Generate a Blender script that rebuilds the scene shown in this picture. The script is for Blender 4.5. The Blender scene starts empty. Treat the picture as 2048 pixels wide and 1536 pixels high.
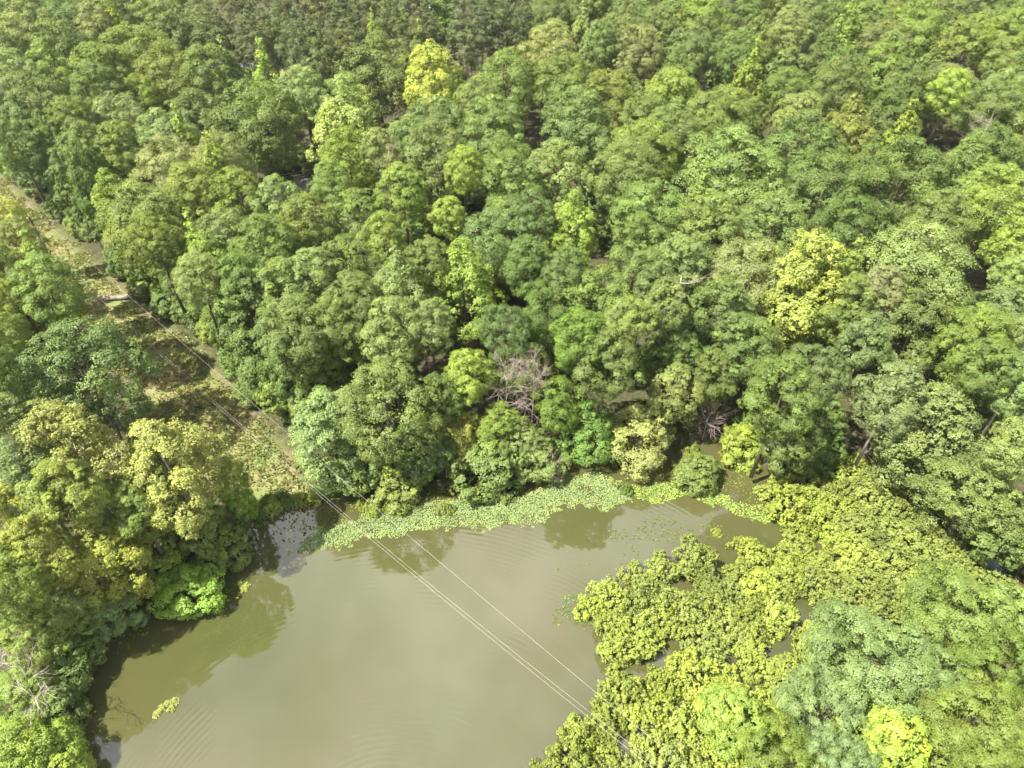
import bpy, math, random
import numpy as np
from mathutils import Vector

R = math.radians
rng = np.random.default_rng(11)
random.seed(11)
scene = bpy.context.scene
COL = scene.collection

# ------------------------------------------------------------------ camera
CAM_H = 60.0
PITCH = R(43.0)          # below the horizon
FPX = 1422.0             # focal length in pixels of the 2048 px wide photograph
cam_d = bpy.data.cameras.new("camera")
cam = bpy.data.objects.new("camera", cam_d)
COL.objects.link(cam)
cam.location = (0, 0, CAM_H)
cam.rotation_euler = (math.pi / 2 - PITCH, 0, 0)
cam_d.sensor_width = 36.0
cam_d.lens = FPX / 2048 * 36.0
cam_d.clip_start = 0.5
cam_d.clip_end = 6000
scene.camera = cam

# ------------------------------------------------------------------ sky and sun
SUN_EL, SUN_AZ = R(59), R(-114)      # azimuth measured from +Y towards +X
world = bpy.data.worlds.new("World")
scene.world = world
world.use_nodes = True
wn, wl = world.node_tree.nodes, world.node_tree.links
wn.clear()
sky = wn.new("ShaderNodeTexSky")
sky.sky_type = 'NISHITA'
sky.sun_disc = False
sky.sun_elevation = SUN_EL
sky.sun_rotation = SUN_AZ
sky.altitude = 200
sky.air_density = 1.0
sky.dust_density = 2.5
sky.ozone_density = 1.0
wtc = wn.new("ShaderNodeTexCoord")
wno = wn.new("ShaderNodeTexNoise")
wno.inputs["Scale"].default_value = 3.2
wno.inputs["Detail"].default_value = 5
wno.inputs["Roughness"].default_value = 0.55
wl.new(wtc.outputs["Generated"], wno.inputs["Vector"])
wra = wn.new("ShaderNodeValToRGB")
wra.color_ramp.elements[0].position = 0.36
wra.color_ramp.elements[1].position = 0.64
wl.new(wno.outputs["Fac"], wra.inputs["Fac"])
wmi = wn.new("ShaderNodeMixRGB")
wmi.inputs[2].default_value = (13.5, 13.3, 13.0, 1)      # sunlit cloud
wl.new(wra.outputs["Color"], wmi.inputs[0])
wl.new(sky.outputs["Color"], wmi.inputs[1])
wbg = wn.new("ShaderNodeBackground")
wbg.inputs["Strength"].default_value = 0.05
wl.new(wmi.outputs["Color"], wbg.inputs["Color"])
wo = wn.new("ShaderNodeOutputWorld")
wl.new(wbg.outputs["Background"], wo.inputs["Surface"])

sun_d = bpy.data.lights.new("sun", 'SUN')
sun_d.energy = 5.0
sun_d.angle = R(0.55)
sun_d.color = (1.0, 0.95, 0.86)
sun = bpy.data.objects.new("sun", sun_d)
COL.objects.link(sun)
to_sun = Vector((math.sin(SUN_AZ) * math.cos(SUN_EL), math.cos(SUN_AZ) * math.cos(SUN_EL), math.sin(SUN_EL)))
sun.rotation_euler = to_sun.to_track_quat('Z', 'Y').to_euler()
sun.location = to_sun * 200

scene.view_settings.view_transform = 'Standard'
scene.view_settings.look = 'None'
scene.view_settings.exposure = 1.85
scene.view_settings.gamma = 1.0
scene.view_settings.use_curve_mapping = False
cy = scene.cycles
cy.max_bounces = 5
cy.diffuse_bounces = 2
cy.glossy_bounces = 3
cy.transmission_bounces = 4
cy.volume_bounces = 0
cy.transparent_max_bounces = 6
cy.use_adaptive_sampling = True
cy.adaptive_threshold = 0.02


# ------------------------------------------------------------------ geometry of the view: photograph pixel -> place on a level
_sp, _cp = math.sin(PITCH), math.cos(PITCH)


def G(px, py, z=0.0):
    a, b = (px - 1024) / FPX, -(py - 768) / FPX
    d = np.array([a, _cp + b * _sp, -_sp + b * _cp])
    t = (z - CAM_H) / d[2]
    return np.array([d[0] * t, d[1] * t, z])


def P(x, y, z):
    r = np.array([x, y, z - CAM_H])
    dep = r[1] * _cp - r[2] * _sp
    return 1024 + FPX * r[0] / dep, 768 - FPX * (r[1] * _sp + r[2] * _cp) / dep, dep


def poly_w(pts, z=0.0):
    return np.array([G(a, b, z)[:2] for a, b in pts])


def in_poly(p, poly):
    p = np.atleast_2d(p)
    x, y = p[:, 0], p[:, 1]
    inside = np.zeros(len(p), bool)
    n = len(poly)
    for i in range(n):
        x1, y1 = poly[i]
        x2, y2 = poly[(i + 1) % n]
        c = ((y1 > y) != (y2 > y)) & (x < (x2 - x1) * (y - y1) / (y2 - y1 + 1e-12) + x1)
        inside ^= c
    return inside


def dist_poly(p, poly):
    """signed distance, negative inside"""
    p = np.atleast_2d(p)
    d = np.full(len(p), 1e9)
    n = len(poly)
    for i in range(n):
        a, b = poly[i], poly[(i + 1) % n]
        ab = b - a
        t = np.clip(((p - a) @ ab) / (ab @ ab), 0, 1)
        d = np.minimum(d, np.linalg.norm(p - (a + t[:, None] * ab), axis=1))
    return np.where(in_poly(p, poly), -d, d)


POND = poly_w([(-400, 1700), (0, 1540), (95, 1400), (170, 1290), (310, 1205), (430, 1130), (500, 1065), (515, 1020), (590, 992),
               (680, 978), (860, 955), (900, 930), (1060, 945), (1130, 900), (1230, 925), (1330, 890), (1380, 850), (1480, 868),
               (1570, 915), (1680, 880), (1760, 935), (1900, 1075), (2060, 1160), (2350, 1260), (2700, 1700)])
STRIP = poly_w([(-260, 150), (-60, 300), (0, 352), (120, 470), (230, 570), (290, 622), (400, 705), (470, 795), (540, 872), (620, 955),
                (650, 990), (500, 1050), (430, 985), (335, 880), (262, 770), (170, 665), (80, 580), (10, 500), (-120, 400), (-360, 240)], 1.0)
THICKET = poly_w([(1165, 1200), (1215, 1160), (1290, 1100), (1400, 1095), (1480, 1090), (1600, 1070), (1560, 1010), (1530, 975), (1600, 925), (1700, 915), (1780, 955), (1900, 1050), (1990, 1130),
                  (2100, 1200), (2200, 1400), (2150, 1700), (1000, 1700), (1045, 1540), (1160, 1440), (1222, 1388), (1280, 1345), (1345, 1325), (1290, 1290), (1240, 1320), (1200, 1270)], 1.2)
GAP = poly_w([(480, 318), (650, 300), (668, 372), (600, 405), (520, 402)], 1.0)           # opening at the road
LOT = poly_w([(420, 165), (500, 130), (620, 140), (600, 225), (450, 240), (360, 245), (360, 200)], 1.0)       # yard of the house


def vnoise(x, y, s, seed=0):
    r = np.random.default_rng(seed)
    g = r.random((64, 64))
    u, v = x / s, y / s
    i, j = np.floor(u).astype(int), np.floor(v).astype(int)
    fu, fv = u - i, v - j
    fu, fv = fu * fu * (3 - 2 * fu), fv * fv * (3 - 2 * fv)
    q = lambda a, b: g[a % 64, b % 64]
    return (q(i, j) * (1 - fu) + q(i + 1, j) * fu) * (1 - fv) + (q(i, j + 1) * (1 - fu) + q(i + 1, j + 1) * fu) * fv


def ground_z(p):
    p = np.atleast_2d(p)
    d = dist_poly(p, POND)
    z = np.where(d < 0, np.maximum(-1.2, d * 0.35), 0.9 * (1 - np.exp(-np.maximum(d, 0) / 3.0)))
    m = np.clip(d / 12, 0, 1)
    z = z + m * (vnoise(p[:, 0] + 900, p[:, 1] + 900, 22, 3) - 0.3) * 1.0
    return z


# ------------------------------------------------------------------ materials
def new_mat(name):
    m = bpy.data.materials.new(name)
    m.use_nodes = True
    m.node_tree.nodes.clear()
    return m, m.node_tree.nodes, m.node_tree.links


def N(nodes, kind, **kw):
    n = nodes.new(kind)
    for k, v in kw.items():
        if k in n.inputs:
            n.inputs[k].default_value = v
        else:
            setattr(n, k, v)
    return n


def leaf_material(name, trans=0.30, gloss=0.012, rough=0.5, spread=0.40, tip=(1.25, 1.2, 0.8)):
    m, n, l = new_mat(name)
    oi = N(n, "ShaderNodeObjectInfo")
    at = N(n, "ShaderNodeAttribute", attribute_name="leaf")
    ramp = N(n, "ShaderNodeMapRange")
    ramp.inputs["To Min"].default_value = 1 - spread
    ramp.inputs["To Max"].default_value = 1 + spread * 0.75
    l.new(at.outputs["Fac"], ramp.inputs["Value"])
    sc = N(n, "ShaderNodeVectorMath", operation='SCALE')
    l.new(oi.outputs["Color"], sc.inputs[0])
    l.new(ramp.outputs["Result"], sc.inputs["Scale"])
    at2 = N(n, "ShaderNodeAttribute", attribute_name="tip")
    tn = N(n, "ShaderNodeVectorMath", operation='MULTIPLY')
    tn.inputs[1].default_value = tip
    l.new(sc.outputs[0], tn.inputs[0])
    mx = N(n, "ShaderNodeMixRGB")
    l.new(at2.outputs["Fac"], mx.inputs[0])
    l.new(sc.outputs[0], mx.inputs[1])
    l.new(tn.outputs[0], mx.inputs[2])
    df = N(n, "ShaderNodeBsdfDiffuse")
    l.new(mx.outputs[0], df.inputs["Color"])
    tr = N(n, "ShaderNodeBsdfTranslucent")
    ty = N(n, "ShaderNodeVectorMath", operation='MULTIPLY')
    ty.inputs[1].default_value = (1.25, 1.2, 0.55)
    l.new(mx.outputs[0], ty.inputs[0])
    l.new(ty.outputs[0], tr.inputs["Color"])
    a = N(n, "ShaderNodeMixShader")
    a.inputs[0].default_value = trans
    l.new(df.outputs[0], a.inputs[1])
    l.new(tr.outputs[0], a.inputs[2])
    gl = N(n, "ShaderNodeBsdfGlossy")
    gl.inputs["Roughness"].default_value = rough
    gl.inputs["Color"].default_value = (1, 1, 0.95, 1)
    b = N(n, "ShaderNodeMixShader")
    b.inputs[0].default_value = gloss
    l.new(a.outputs[0], b.inputs[1])
    l.new(gl.outputs[0], b.inputs[2])
    o = N(n, "ShaderNodeOutputMaterial")
    l.new(b.outputs[0], o.inputs["Surface"])
    return m


def noise_material(name, c1, c2, scale=4.0, rough=0.85, bump=0.3, detail=5, stretch=(1, 1, 1), lo=0.35, hi=0.65, spec=0.3):
    m, n, l = new_mat(name)
    tc = N(n, "ShaderNodeTexCoord")
    mp = N(n, "ShaderNodeMapping")
    mp.inputs["Scale"].default_value = stretch
    l.new(tc.outputs["Object"], mp.inputs["Vector"])
    no = N(n, "ShaderNodeTexNoise")
    no.inputs["Scale"].default_value = scale
    no.inputs["Detail"].default_value = detail
    l.new(mp.outputs["Vector"], no.inputs["Vector"])
    r = N(n, "ShaderNodeValToRGB")
    r.color_ramp.elements[0].position = lo
    r.color_ramp.elements[1].position = hi
    r.color_ramp.elements[0].color = (*c1, 1)
    r.color_ramp.elements[1].color = (*c2, 1)
    l.new(no.outputs["Fac"], r.inputs["Fac"])
    bp = N(n, "ShaderNodeBump")
    bp.inputs["Strength"].default_value = bump
    bp.inputs["Distance"].default_value = 0.05
    l.new(no.outputs["Fac"], bp.inputs["Height"])
    b = N(n, "ShaderNodeBsdfPrincipled")
    b.inputs["Roughness"].default_value = rough
    b.inputs["Specular IOR Level"].default_value = spec
    l.new(r.outputs["Color"], b.inputs["Base Color"])
    l.new(bp.outputs["Normal"], b.inputs["Normal"])
    o = N(n, "ShaderNodeOutputMaterial")
    l.new(b.outputs[0], o.inputs["Surface"])
    return m


M_LEAF = leaf_material("leaf_broad")
M_FINE = leaf_material("leaf_fine", trans=0.42, gloss=0.012, spread=0.32)
M_NEEDLE = leaf_material("needle", trans=0.25, gloss=0.012, spread=0.4, tip=(1.2, 1.15, 0.9))
M_MAT = leaf_material("floating_leaf", trans=0.25, gloss=0.006, rough=0.5, spread=0.32, tip=(1.5, 1.25, 0.5))
M_GRASS = leaf_material("grass_blade", trans=0.25, gloss=0.02, spread=0.5, tip=(1.75, 1.15, 1.35))
M_BARK = noise_material("bark", (0.055, 0.042, 0.03), (0.16, 0.13, 0.10), 6, 0.9, 0.6, stretch=(3, 3, 0.6))
M_PALEBARK = noise_material("pale_bark", (0.20, 0.17, 0.13), (0.46, 0.42, 0.36), 5, 0.85, 0.4, stretch=(2, 2, 0.7))
M_PINEBARK = noise_material("pine_bark", (0.09, 0.05, 0.03), (0.22, 0.14, 0.10), 6, 0.9, 0.6, stretch=(3, 3, 0.8))
M_DEADTWIG = noise_material("dead_twig", (0.15, 0.115, 0.095), (0.30, 0.25, 0.215), 3, 0.9, 0.2)
M_POLE = noise_material("weathered_pole_wood", (0.05, 0.04, 0.032), (0.13, 0.105, 0.085), 5, 0.9, 0.4, stretch=(4, 4, 0.4))
M_LOG = noise_material("bleached_log_wood", (0.09, 0.075, 0.062), (0.27, 0.235, 0.205), 3, 0.85, 0.6, stretch=(0.5, 3, 3))
M_WIRE = noise_material("aluminium_wire", (0.36, 0.33, 0.31), (0.48, 0.44, 0.42), 2, 0.6, 0.0)
M_CERAMIC = noise_material("insulator_ceramic", (0.14, 0.13, 0.125), (0.3, 0.29, 0.28), 10, 0.3, 0.0)
M_ROAD = noise_material("asphalt", (0.10, 0.10, 0.10), (0.2, 0.195, 0.19), 3, 0.9, 0.2)
M_ROOF = noise_material("grey_shingle", (0.10, 0.105, 0.115), (0.17, 0.175, 0.19), 9, 0.85, 0.4)
M_SIDING = noise_material("siding", (0.42, 0.40, 0.36), (0.55, 0.53, 0.48), 4, 0.7, 0.1)
M_CARPAINT = noise_material("white_paint", (0.72, 0.73, 0.75), (0.8, 0.8, 0.82), 1, 0.25, 0.0, spec=0.5)
M_GLASS = noise_material("dark_glass", (0.015, 0.018, 0.02), (0.03, 0.035, 0.04), 1, 0.08, 0.0, spec=0.6)
M_RUBBER = noise_material("tyre_rubber", (0.02, 0.02, 0.02), (0.035, 0.035, 0.035), 8, 0.9, 0.2)


# ------------------------------------------------------------------ mesh helpers
def mesh_np(name, verts, quads, mat, attrs=None, smooth=False):
    me = bpy.data.meshes.new(name)
    verts = np.asarray(verts, np.float32)
    quads = np.asarray(quads, np.int32)
    k = quads.shape[1]
    me.vertices.add(len(verts))
    me.vertices.foreach_set("co", verts.ravel())
    me.loops.add(quads.size)
    me.loops.foreach_set("vertex_index", quads.ravel())
    me.polygons.add(len(quads))
    me.polygons.foreach_set("loop_start", np.arange(0, quads.size, k, dtype=np.int32))
    me.polygons.foreach_set("loop_total", np.full(len(quads), k, np.int32))
    if smooth:
        me.polygons.foreach_set("use_smooth", np.ones(len(quads), bool))
    for an, av in (attrs or {}).items():
        a = me.attributes.new(an, 'FLOAT', 'FACE')
        a.data.foreach_set("value", np.asarray(av, np.float32))
    me.materials.append(mat)
    me.update()
    me.validate()
    return me


class MB:
    """collects tubes, boxes and prisms as one mesh"""

    def __init__(self):
        self.v, self.f = [], []

    def tube(self, path, radii, sides=6, cap=True):
        path = [np.asarray(p, float) for p in path]
        base = len(self.v)
        n = len(path)
        for i, p in enumerate(path):
            d = path[min(i + 1, n - 1)] - path[max(i - 1, 0)]
            d = d / (np.linalg.norm(d) + 1e-9)
            ref = np.array([1.0, 0, 0]) if abs(d[0]) < 0.8 else np.array([0, 1.0, 0])
            a = np.cross(d, ref)
            a /= np.linalg.norm(a)
            b = np.cross(d, a)
            for k in range(sides):
                t = 2 * math.pi * k / sides
                self.v.append(tuple(p + radii[i] * (math.cos(t) * a + math.sin(t) * b)))
        for i in range(n - 1):
            for k in range(sides):
                k2 = (k + 1) % sides
                self.f.append((base + i * sides + k, base + i * sides + k2, base + (i + 1) * sides + k2, base + (i + 1) * sides + k))
        if cap:
            self.f.append(tuple(base + k for k in reversed(range(sides))))
            self.f.append(tuple(base + (n - 1) * sides + k for k in range(sides)))
        return self

    def box(self, c, s, rz=0.0):
        base = len(self.v)
        co, si = math.cos(rz), math.sin(rz)
        for dz in (-1, 1):
            for dx, dy in ((-1, -1), (1, -1), (1, 1), (-1, 1)):
                x, y = dx * s[0] / 2, dy * s[1] / 2
                self.v.append((c[0] + x * co - y * si, c[1] + x * si + y * co, c[2] + dz * s[2] / 2))
        for q in ((3, 2, 1, 0), (4, 5, 6, 7), (0, 1, 5, 4), (1, 2, 6, 5), (2, 3, 7, 6), (3, 0, 4, 7)):
            self.f.append(tuple(base + i for i in q))
        return self

    def prism(self, prof, axis_a, axis_b, origin, depth_vec):
        """extrude a 2-D profile along depth_vec"""
        base = len(self.v)
        o, a, b, d = (np.asarray(q, float) for q in (origin, axis_a, axis_b, depth_vec))
        for s in (0, 1):
            for (u, w) in prof:
                self.v.append(tuple(o + a * u + b * w + d * s))
        n = len(prof)
        self.f.append(tuple(base + i for i in reversed(range(n))))
        self.f.append(tuple(base + n + i for i in range(n)))
        for i in range(n):
            j = (i + 1) % n
            self.f.append((base + i, base + j, base + n + j, base + n + i))
        return self

    def mesh(self, name, mat, smooth=False):
        me = bpy.data.meshes.new(name)
        me.from_pydata(self.v, [], self.f)
        me.materials.append(mat)
        if smooth:
            me.polygons.foreach_set("use_smooth", np.ones(len(me.polygons), bool))
        me.update()
        return me

    def build(self, name, mat, parent=None, smooth=False):
        return link(name, self.mesh(name, mat, smooth), parent)


def link(name, data, parent=None):
    o = bpy.data.objects.new(name, data)
    COL.objects.link(o)
    if parent is not None:
        o.parent = parent
    return o


def tag(o, label=None, cat=None, group=None, kind=None):
    for k, v in (("label", label), ("category", cat), ("group", group), ("kind", kind)):
        if v:
            o[k] = v
    return o


def leaf_cards(c, nrm, L, W, r):
    """four-cornered, slightly folded leaf sprays; returns verts, quads"""
    n = len(c)
    nrm = nrm / (np.linalg.norm(nrm, axis=1, keepdims=True) + 1e-9)
    t = r.normal(size=(n, 3))
    t -= nrm * (t * nrm).sum(1, keepdims=True)
    t /= (np.linalg.norm(t, axis=1, keepdims=True) + 1e-9)
    b = np.cross(nrm, t)
    L = L[:, None]
    W = W[:, None]
    fold = nrm * W * 0.18
    v = np.stack([c - t * L * 0.5, c + b * W * 0.5 + fold - t * L * .08, c + t * L * 0.5, c - b * W * 0.5 + fold - t * L * .08], 1).reshape(-1, 3)
    q = np.arange(4 * n).reshape(n, 4)
    return v, q


# ------------------------------------------------------------------ tree kinds
def prof(kind, t):
    t = np.clip(t, 0, 1)
    if kind == 'dome':
        return np.where(t < .42, .62 + .38 * np.sin(t / .42 * math.pi / 2), np.sqrt(np.clip(1 - ((t - .42) / .58) ** 2.3, 0, 1)))
    if kind == 'round':
        return np.sqrt(np.clip(1 - (2 * t - .9) ** 2 / 1.21, 0.02, 1)) ** .9
    if kind == 'ovoid':
        return np.where(t < .32, .6 + .4 * np.sin(t / .32 * math.pi / 2), np.clip(1 - ((t - .32) / .68) ** 1.6, 0, 1) ** .8)
    if kind == 'cone':
        return np.where(t < .2, .75 + .25 * t / .2, np.clip(1 - (t - .2) / .8, 0, 1) ** .8)
    if kind == 'column':
        return np.where(t < .15, .8 + .2 * t / .15, np.clip(1 - np.clip((t - .55) / .45, 0, 1) ** 2.2, 0, 1) ** .6)
    if kind == 'spread':
        return np.where(t < .55, .45 + .55 * (t / .55), np.sqrt(np.clip(1 - ((t - .55) / .45) ** 2, 0, 1)))
    if kind == 'shrub':
        return np.where(t < .3, .8 + .2 * t / .3, np.sqrt(np.clip(1 - ((t - .3) / .7) ** 2, 0, 1)))
    return np.ones_like(t)


def make_crown(seed, kind, H, W, zb, nb, rb, nsub, nleaf, leaf, flat=0.8, lift=0.0, jag=0.2, inner=0.12, card=0.62, rnd=0.24, space=0.92):
    """crown of boughs > sprays > leaves.  Returns mesh arrays and the bough centres."""
    r = np.random.default_rng(seed)
    Rm = W / 2
    bc, br = [], []
    k1, k2 = int(r.integers(2, 4)), int(r.integers(4, 7))
    p1, p2 = r.random(2) * 6.28
    tries = 0
    while len(bc) < nb and tries < nb * 40:
        tries += 1
        t = r.random() ** .85
        pr = float(prof(kind, np.array([t]))[0])
        if r.random() > pr * .8 + .2:
            continue
        az = r.random() * 2 * math.pi
        env = pr * Rm * (1 + jag * (.55 * math.sin(k1 * az + p1 + 2 * t) + .45 * math.sin(k2 * az + p2 - 4 * t) + r.normal() * .25))
        rr = rb * r.uniform(.68, 1.25) * (.85 if t > .8 else 1)
        rad = max(0.0, env - rr * .8) * (1 if r.random() > inner else r.random() ** .5)
        c = np.array([rad * math.cos(az), rad * math.sin(az), zb + t * (H - zb - rr * .7) + jag * 1.2 * math.sin(k1 * az + p2) * t])
        if bc:
            dd = np.linalg.norm(np.array(bc) - c, axis=1)
            if (dd < .5 * space * (rr + np.array(br))).any():
                continue
        bc.append(c)
        br.append(rr)
    bc, br = np.array(bc), np.array(br)
    nb = len(bc)
    axis = np.zeros_like(bc)
    axis[:, 2] = zb + (H - zb) * .3
    outw = bc - axis
    outw /= (np.linalg.norm(outw, axis=1, keepdims=True) + 1e-6)
    bval = r.normal(0, .12, nb)
    btip = np.clip(r.normal(.15, .2, nb), 0, 1)
    ids = np.repeat(np.arange(nb), np.maximum(4, (nsub * (br / rb) ** 2)).astype(int))
    d = r.normal(size=(len(ids), 3)) * .75 + outw[ids] * .85 + np.array([0, 0, .45])
    d /= np.linalg.norm(d, axis=1, keepdims=True)
    sc = np.array([1, 1, flat])
    s_c = bc[ids] + d * br[ids][:, None] * sc * r.uniform(.78, 1.06, (len(ids), 1))
    s_r = br[ids] * r.uniform(.22, .40, len(ids))
    if lift:
        s_c[:, 2] += lift * r.random(len(ids)) ** 2 * np.clip(d[:, 2], 0, 1)
    sval = r.normal(0, .08, len(ids))
    li = np.repeat(np.arange(len(ids)), nleaf)
    ld = r.normal(size=(len(li), 3))
    ld /= np.linalg.norm(ld, axis=1, keepdims=True)
    flip = (ld * d[li]).sum(1) < -.25
    ld[flip] *= -1
    c = s_c[li] + ld * s_r[li][:, None] * r.uniform(.4, 1.08, (len(li), 1)) * np.array([1, 1, .85])
    nrm = ld * .42 + d[li] * .72 + np.array([0, 0, .22]) + r.normal(size=(len(li), 3)) * rnd
    L = leaf * r.uniform(.7, 1.35, len(li))
    k = nb * 16
    ii = np.repeat(np.arange(nb), 16)
    dd = r.normal(size=(k, 3)) + outw[ii] * .4
    dd /= np.linalg.norm(dd, axis=1, keepdims=True)
    ci = bc[ii] + dd * br[ii][:, None] * r.uniform(.3, .72, (k, 1))
    Li = leaf * r.uniform(1.5, 2.4, k)
    c = np.concatenate([c, ci])
    nrm = np.concatenate([nrm, dd + np.array([0, 0, .3])])
    L = np.concatenate([L, Li])
    val = np.concatenate([.5 + bval[ids][li] + sval[li] + r.normal(0, .13, len(li)), .45 + bval[ii] + r.normal(0, .08, k)])
    tip = np.concatenate([np.clip(btip[ids][li] + r.normal(.05, .18, len(li)) + sval[li], 0, 1), btip[ii] * .5])
    v, q = leaf_cards(c, nrm, L, L * card * r.uniform(.8, 1.2, len(L)), r)
    return v, q, np.clip(val, 0, 1), tip, bc, br


def make_trunk(seed, H, zb, bc, r0, tail=9.0, lean=0.03, limbs=14, top=0.72, sides=7):
    r = np.random.default_rng(seed + 500)
    mb = MB()
    pts, rad = [], []
    ph = r.random() * 6.28
    for i in range(8):
        f = i / 7
        z = f * H * top
        off = lean * H * (f ** 1.5) * np.array([math.cos(ph), math.sin(ph)]) + r.normal(0, .05, 2) * (i > 0)
        pts.append(np.array([off[0], off[1], z - tail * (i == 0)]))
        rad.append(r0 * (1.25 if i == 0 else 1) * (1 - .78 * f))
    mb.tube(pts, rad, sides)
    order = r.permutation(len(bc))[:limbs]
    for k in order:
        e = bc[k]
        zs = max(zb * .6, min(e[2] - np.linalg.norm(e[:2]) * .7, H * top * .95))
        f = zs / (H * top)
        s = np.array([np.interp(f, np.linspace(0, 1, 8), [p[a] for p in pts]) for a in range(3)])
        s[2] = zs
        m = (s + e) / 2 + np.array([0, 0, -.12 * np.linalg.norm(e - s)]) + r.normal(0, .15, 3)
        rs = max(.05, r0 * (1 - .78 * f) * .5)
        mb.tube([s, m, e], [rs, rs * .6, .03], 5, cap=False)
    return mb


PROTO = {}


def proto(key, seed, kind, H, W, zb, nb, rb, nsub, nleaf, leaf, mat=None, bark=None, r0=0.28, **kw):
    v, q, val, tip, bc, br = make_crown(seed, kind, H, W, zb, nb, rb, nsub, nleaf, leaf, **kw)
    cm = mesh_np("crown_" + key, v, q, mat or M_LEAF, {"leaf": val, "tip": tip})
    tm = make_trunk(seed, H, zb, bc, r0, .4 if H < 5 else 9.0).mesh("trunk_" + key, bark or M_BARK, True)
    Wreal = 2 * float(np.percentile(np.hypot(v[:, 0], v[:, 1]), 96))
    Hreal = float(np.percentile(v[:, 2], 99.7))
    PROTO[key] = dict(crown=cm, trunk=tm, H=Hreal, W=Wreal, zb=zb)


for i in range(4):
    proto(f"dome{i}", 20 + i, 'dome', 18, 11.5, 5.5, 64, 1.75, 33, 23, .20, jag=.20)
for i in range(4):
    proto(f"round{i}", 30 + i, 'round', 18, 10, 4.5, 66, 1.5, 29, 22, .20, jag=.24)
for i in range(3):
    proto(f"ovoid{i}", 40 + i, 'ovoid', 19, 9.5, 4.5, 70, 1.4, 26, 21, .20, jag=.24, lift=.3, flat=.95)
for i in range(2):
    proto(f"cone{i}", 50 + i, 'cone', 20, 7.5, 7.5, 44, 1.1, 20, 16, .25, jag=.25, lift=.5, flat=1.05)
for i in range(3):
    proto(f"column{i}", 60 + i, 'column', 17, 8, 1.2, 84, 1.3, 23, 20, .21, jag=.24, flat=.9)
for i in range(3):
    proto(f"clump{i}", 70 + i, 'ovoid', 19, 11, 3.5, 70, 1.5, 28, 21, .215, jag=.30, lift=.8, flat=1.0, bark=M_PALEBARK, card=.75, rnd=.34)
for i in range(2):
    proto(f"fine{i}", 80 + i, 'spread', 14, 11, 4.5, 62, 1.45, 34, 22, .17, jag=.24, flat=.6, mat=M_FINE, rnd=.3)
for i in range(2):
    proto(f"pine{i}", 90 + i, 'ovoid', 22, 6.5, 10.0, 54, .95, 18, 24, .22, jag=.26, flat=.7, mat=M_NEEDLE, bark=M_PINEBARK, card=.3, r0=.22, rnd=.4)
for i in range(2):
    proto(f"small{i}", 100 + i, 'shrub', 8, 6.5, .6, 50, 1.05, 24, 17, .22, jag=.26, flat=.85, r0=.14)
for i in range(4):
    proto(f"shrub{i}", 110 + i, 'shrub', 3.2, 4.4, .2, 80, .46, 13, 15, .13, jag=.40, flat=.95, r0=.07, inner=.3, lift=.3, rnd=.5, card=.7)

# base colours (linear reflectance) with the words that describe them
TONE = {
    'mid': ((.144, .188, .052), "mid green"), 'deep': ((.116, .160, .046), "deep green"), 'blue': ((.143, .190, .062), "bluish green"),
    'pale': ((.198, .238, .080), "pale green"), 'yellow': ((.272, .298, .068), "yellow"), 'lime': ((.218, .276, .054), "yellow-green"),
    'vivid': ((.140, .215, .042), "vivid green"), 'olive': ((.168, .204, .054), "olive green"), 'tan': ((.200, .228, .084), "tan-green"),
    'silver': ((.186, .238, .090), "silvery green"), 'pine': ((.108, .128, .050), "dull dark green"), 'dull': ((.146, .180, .060), "dull green"),
    'cream': ((.282, .302, .092), "creamy yellow"), 'light': ((.178, .230, .054), "light green"), 'fresh': ((.195, .290, .044), "bright green"),
    'gold': ((.350, .370, .080), "golden yellow"),
}
SHAPE = {'dome': "broad domed", 'round': "rounded", 'ovoid': "upright", 'cone': "pointed", 'column': "leafy column-like", 'clump': "lumpy",
         'fine': "feathery spreading", 'pine': "tall", 'small': "low bushy"}

TREES = []       # dicts of everything tree-like


def add_tree(x, y, W, H, shape, tone, label=None, hero=False, rz=None, var=0.08):
    TREES.append(dict(x=x, y=y, W=W, H=H, shape=shape, tone=tone, label=label, hero=hero, rz=rz, var=var))


def hero(px, py, wpx, shape, tone, label=None, H=None, cf=None):
    """a tree seen at photograph position px, py with a crown wpx wide"""
    if shape == 'ovoid' and label is None and int(px + py) % 5 < 3:
        shape = 'round'
    base = {'dome': 18, 'round': 18, 'ovoid': 18, 'cone': 19, 'column': 16, 'clump': 18, 'fine': 15, 'pine': 21, 'small': 7}[shape]
    H = H or base * random.uniform(.94, 1.06)
    cf = cf or {'column': .5, 'small': .5, 'fine': .68, 'pine': .74}.get(shape, .69)
    p = G(px, py, H * cf + .8)
    while H > 4.5 and dist_poly([p[:2]], POND)[0] < .3 and dist_poly([p[:2]], THICKET)[0] > 2:
        H *= .93
        p = G(px, py, H * cf + .8)
    d = P(*p)[2]
    ds_ = dist_poly([p[:2]], STRIP)[0]
    wm = wpx * d / FPX * (1.0 if ds_ < 10 and (py < 850 or px > 300) and px < 500 else 1.2)
    if ds_ < .36 * wm and py < 850:
        p[0] -= (.36 * wm - ds_) * .75 * (1 if p[0] < G(px, py, 1)[0] + 99 and px < 500 and ds_ < 4 else 0)
    if shape == 'cone':
        wm = min(max(wm * 1.7, 4.2), 7.5)
    add_tree(p[0], p[1], wm, H, shape, tone, label, True)


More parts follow.
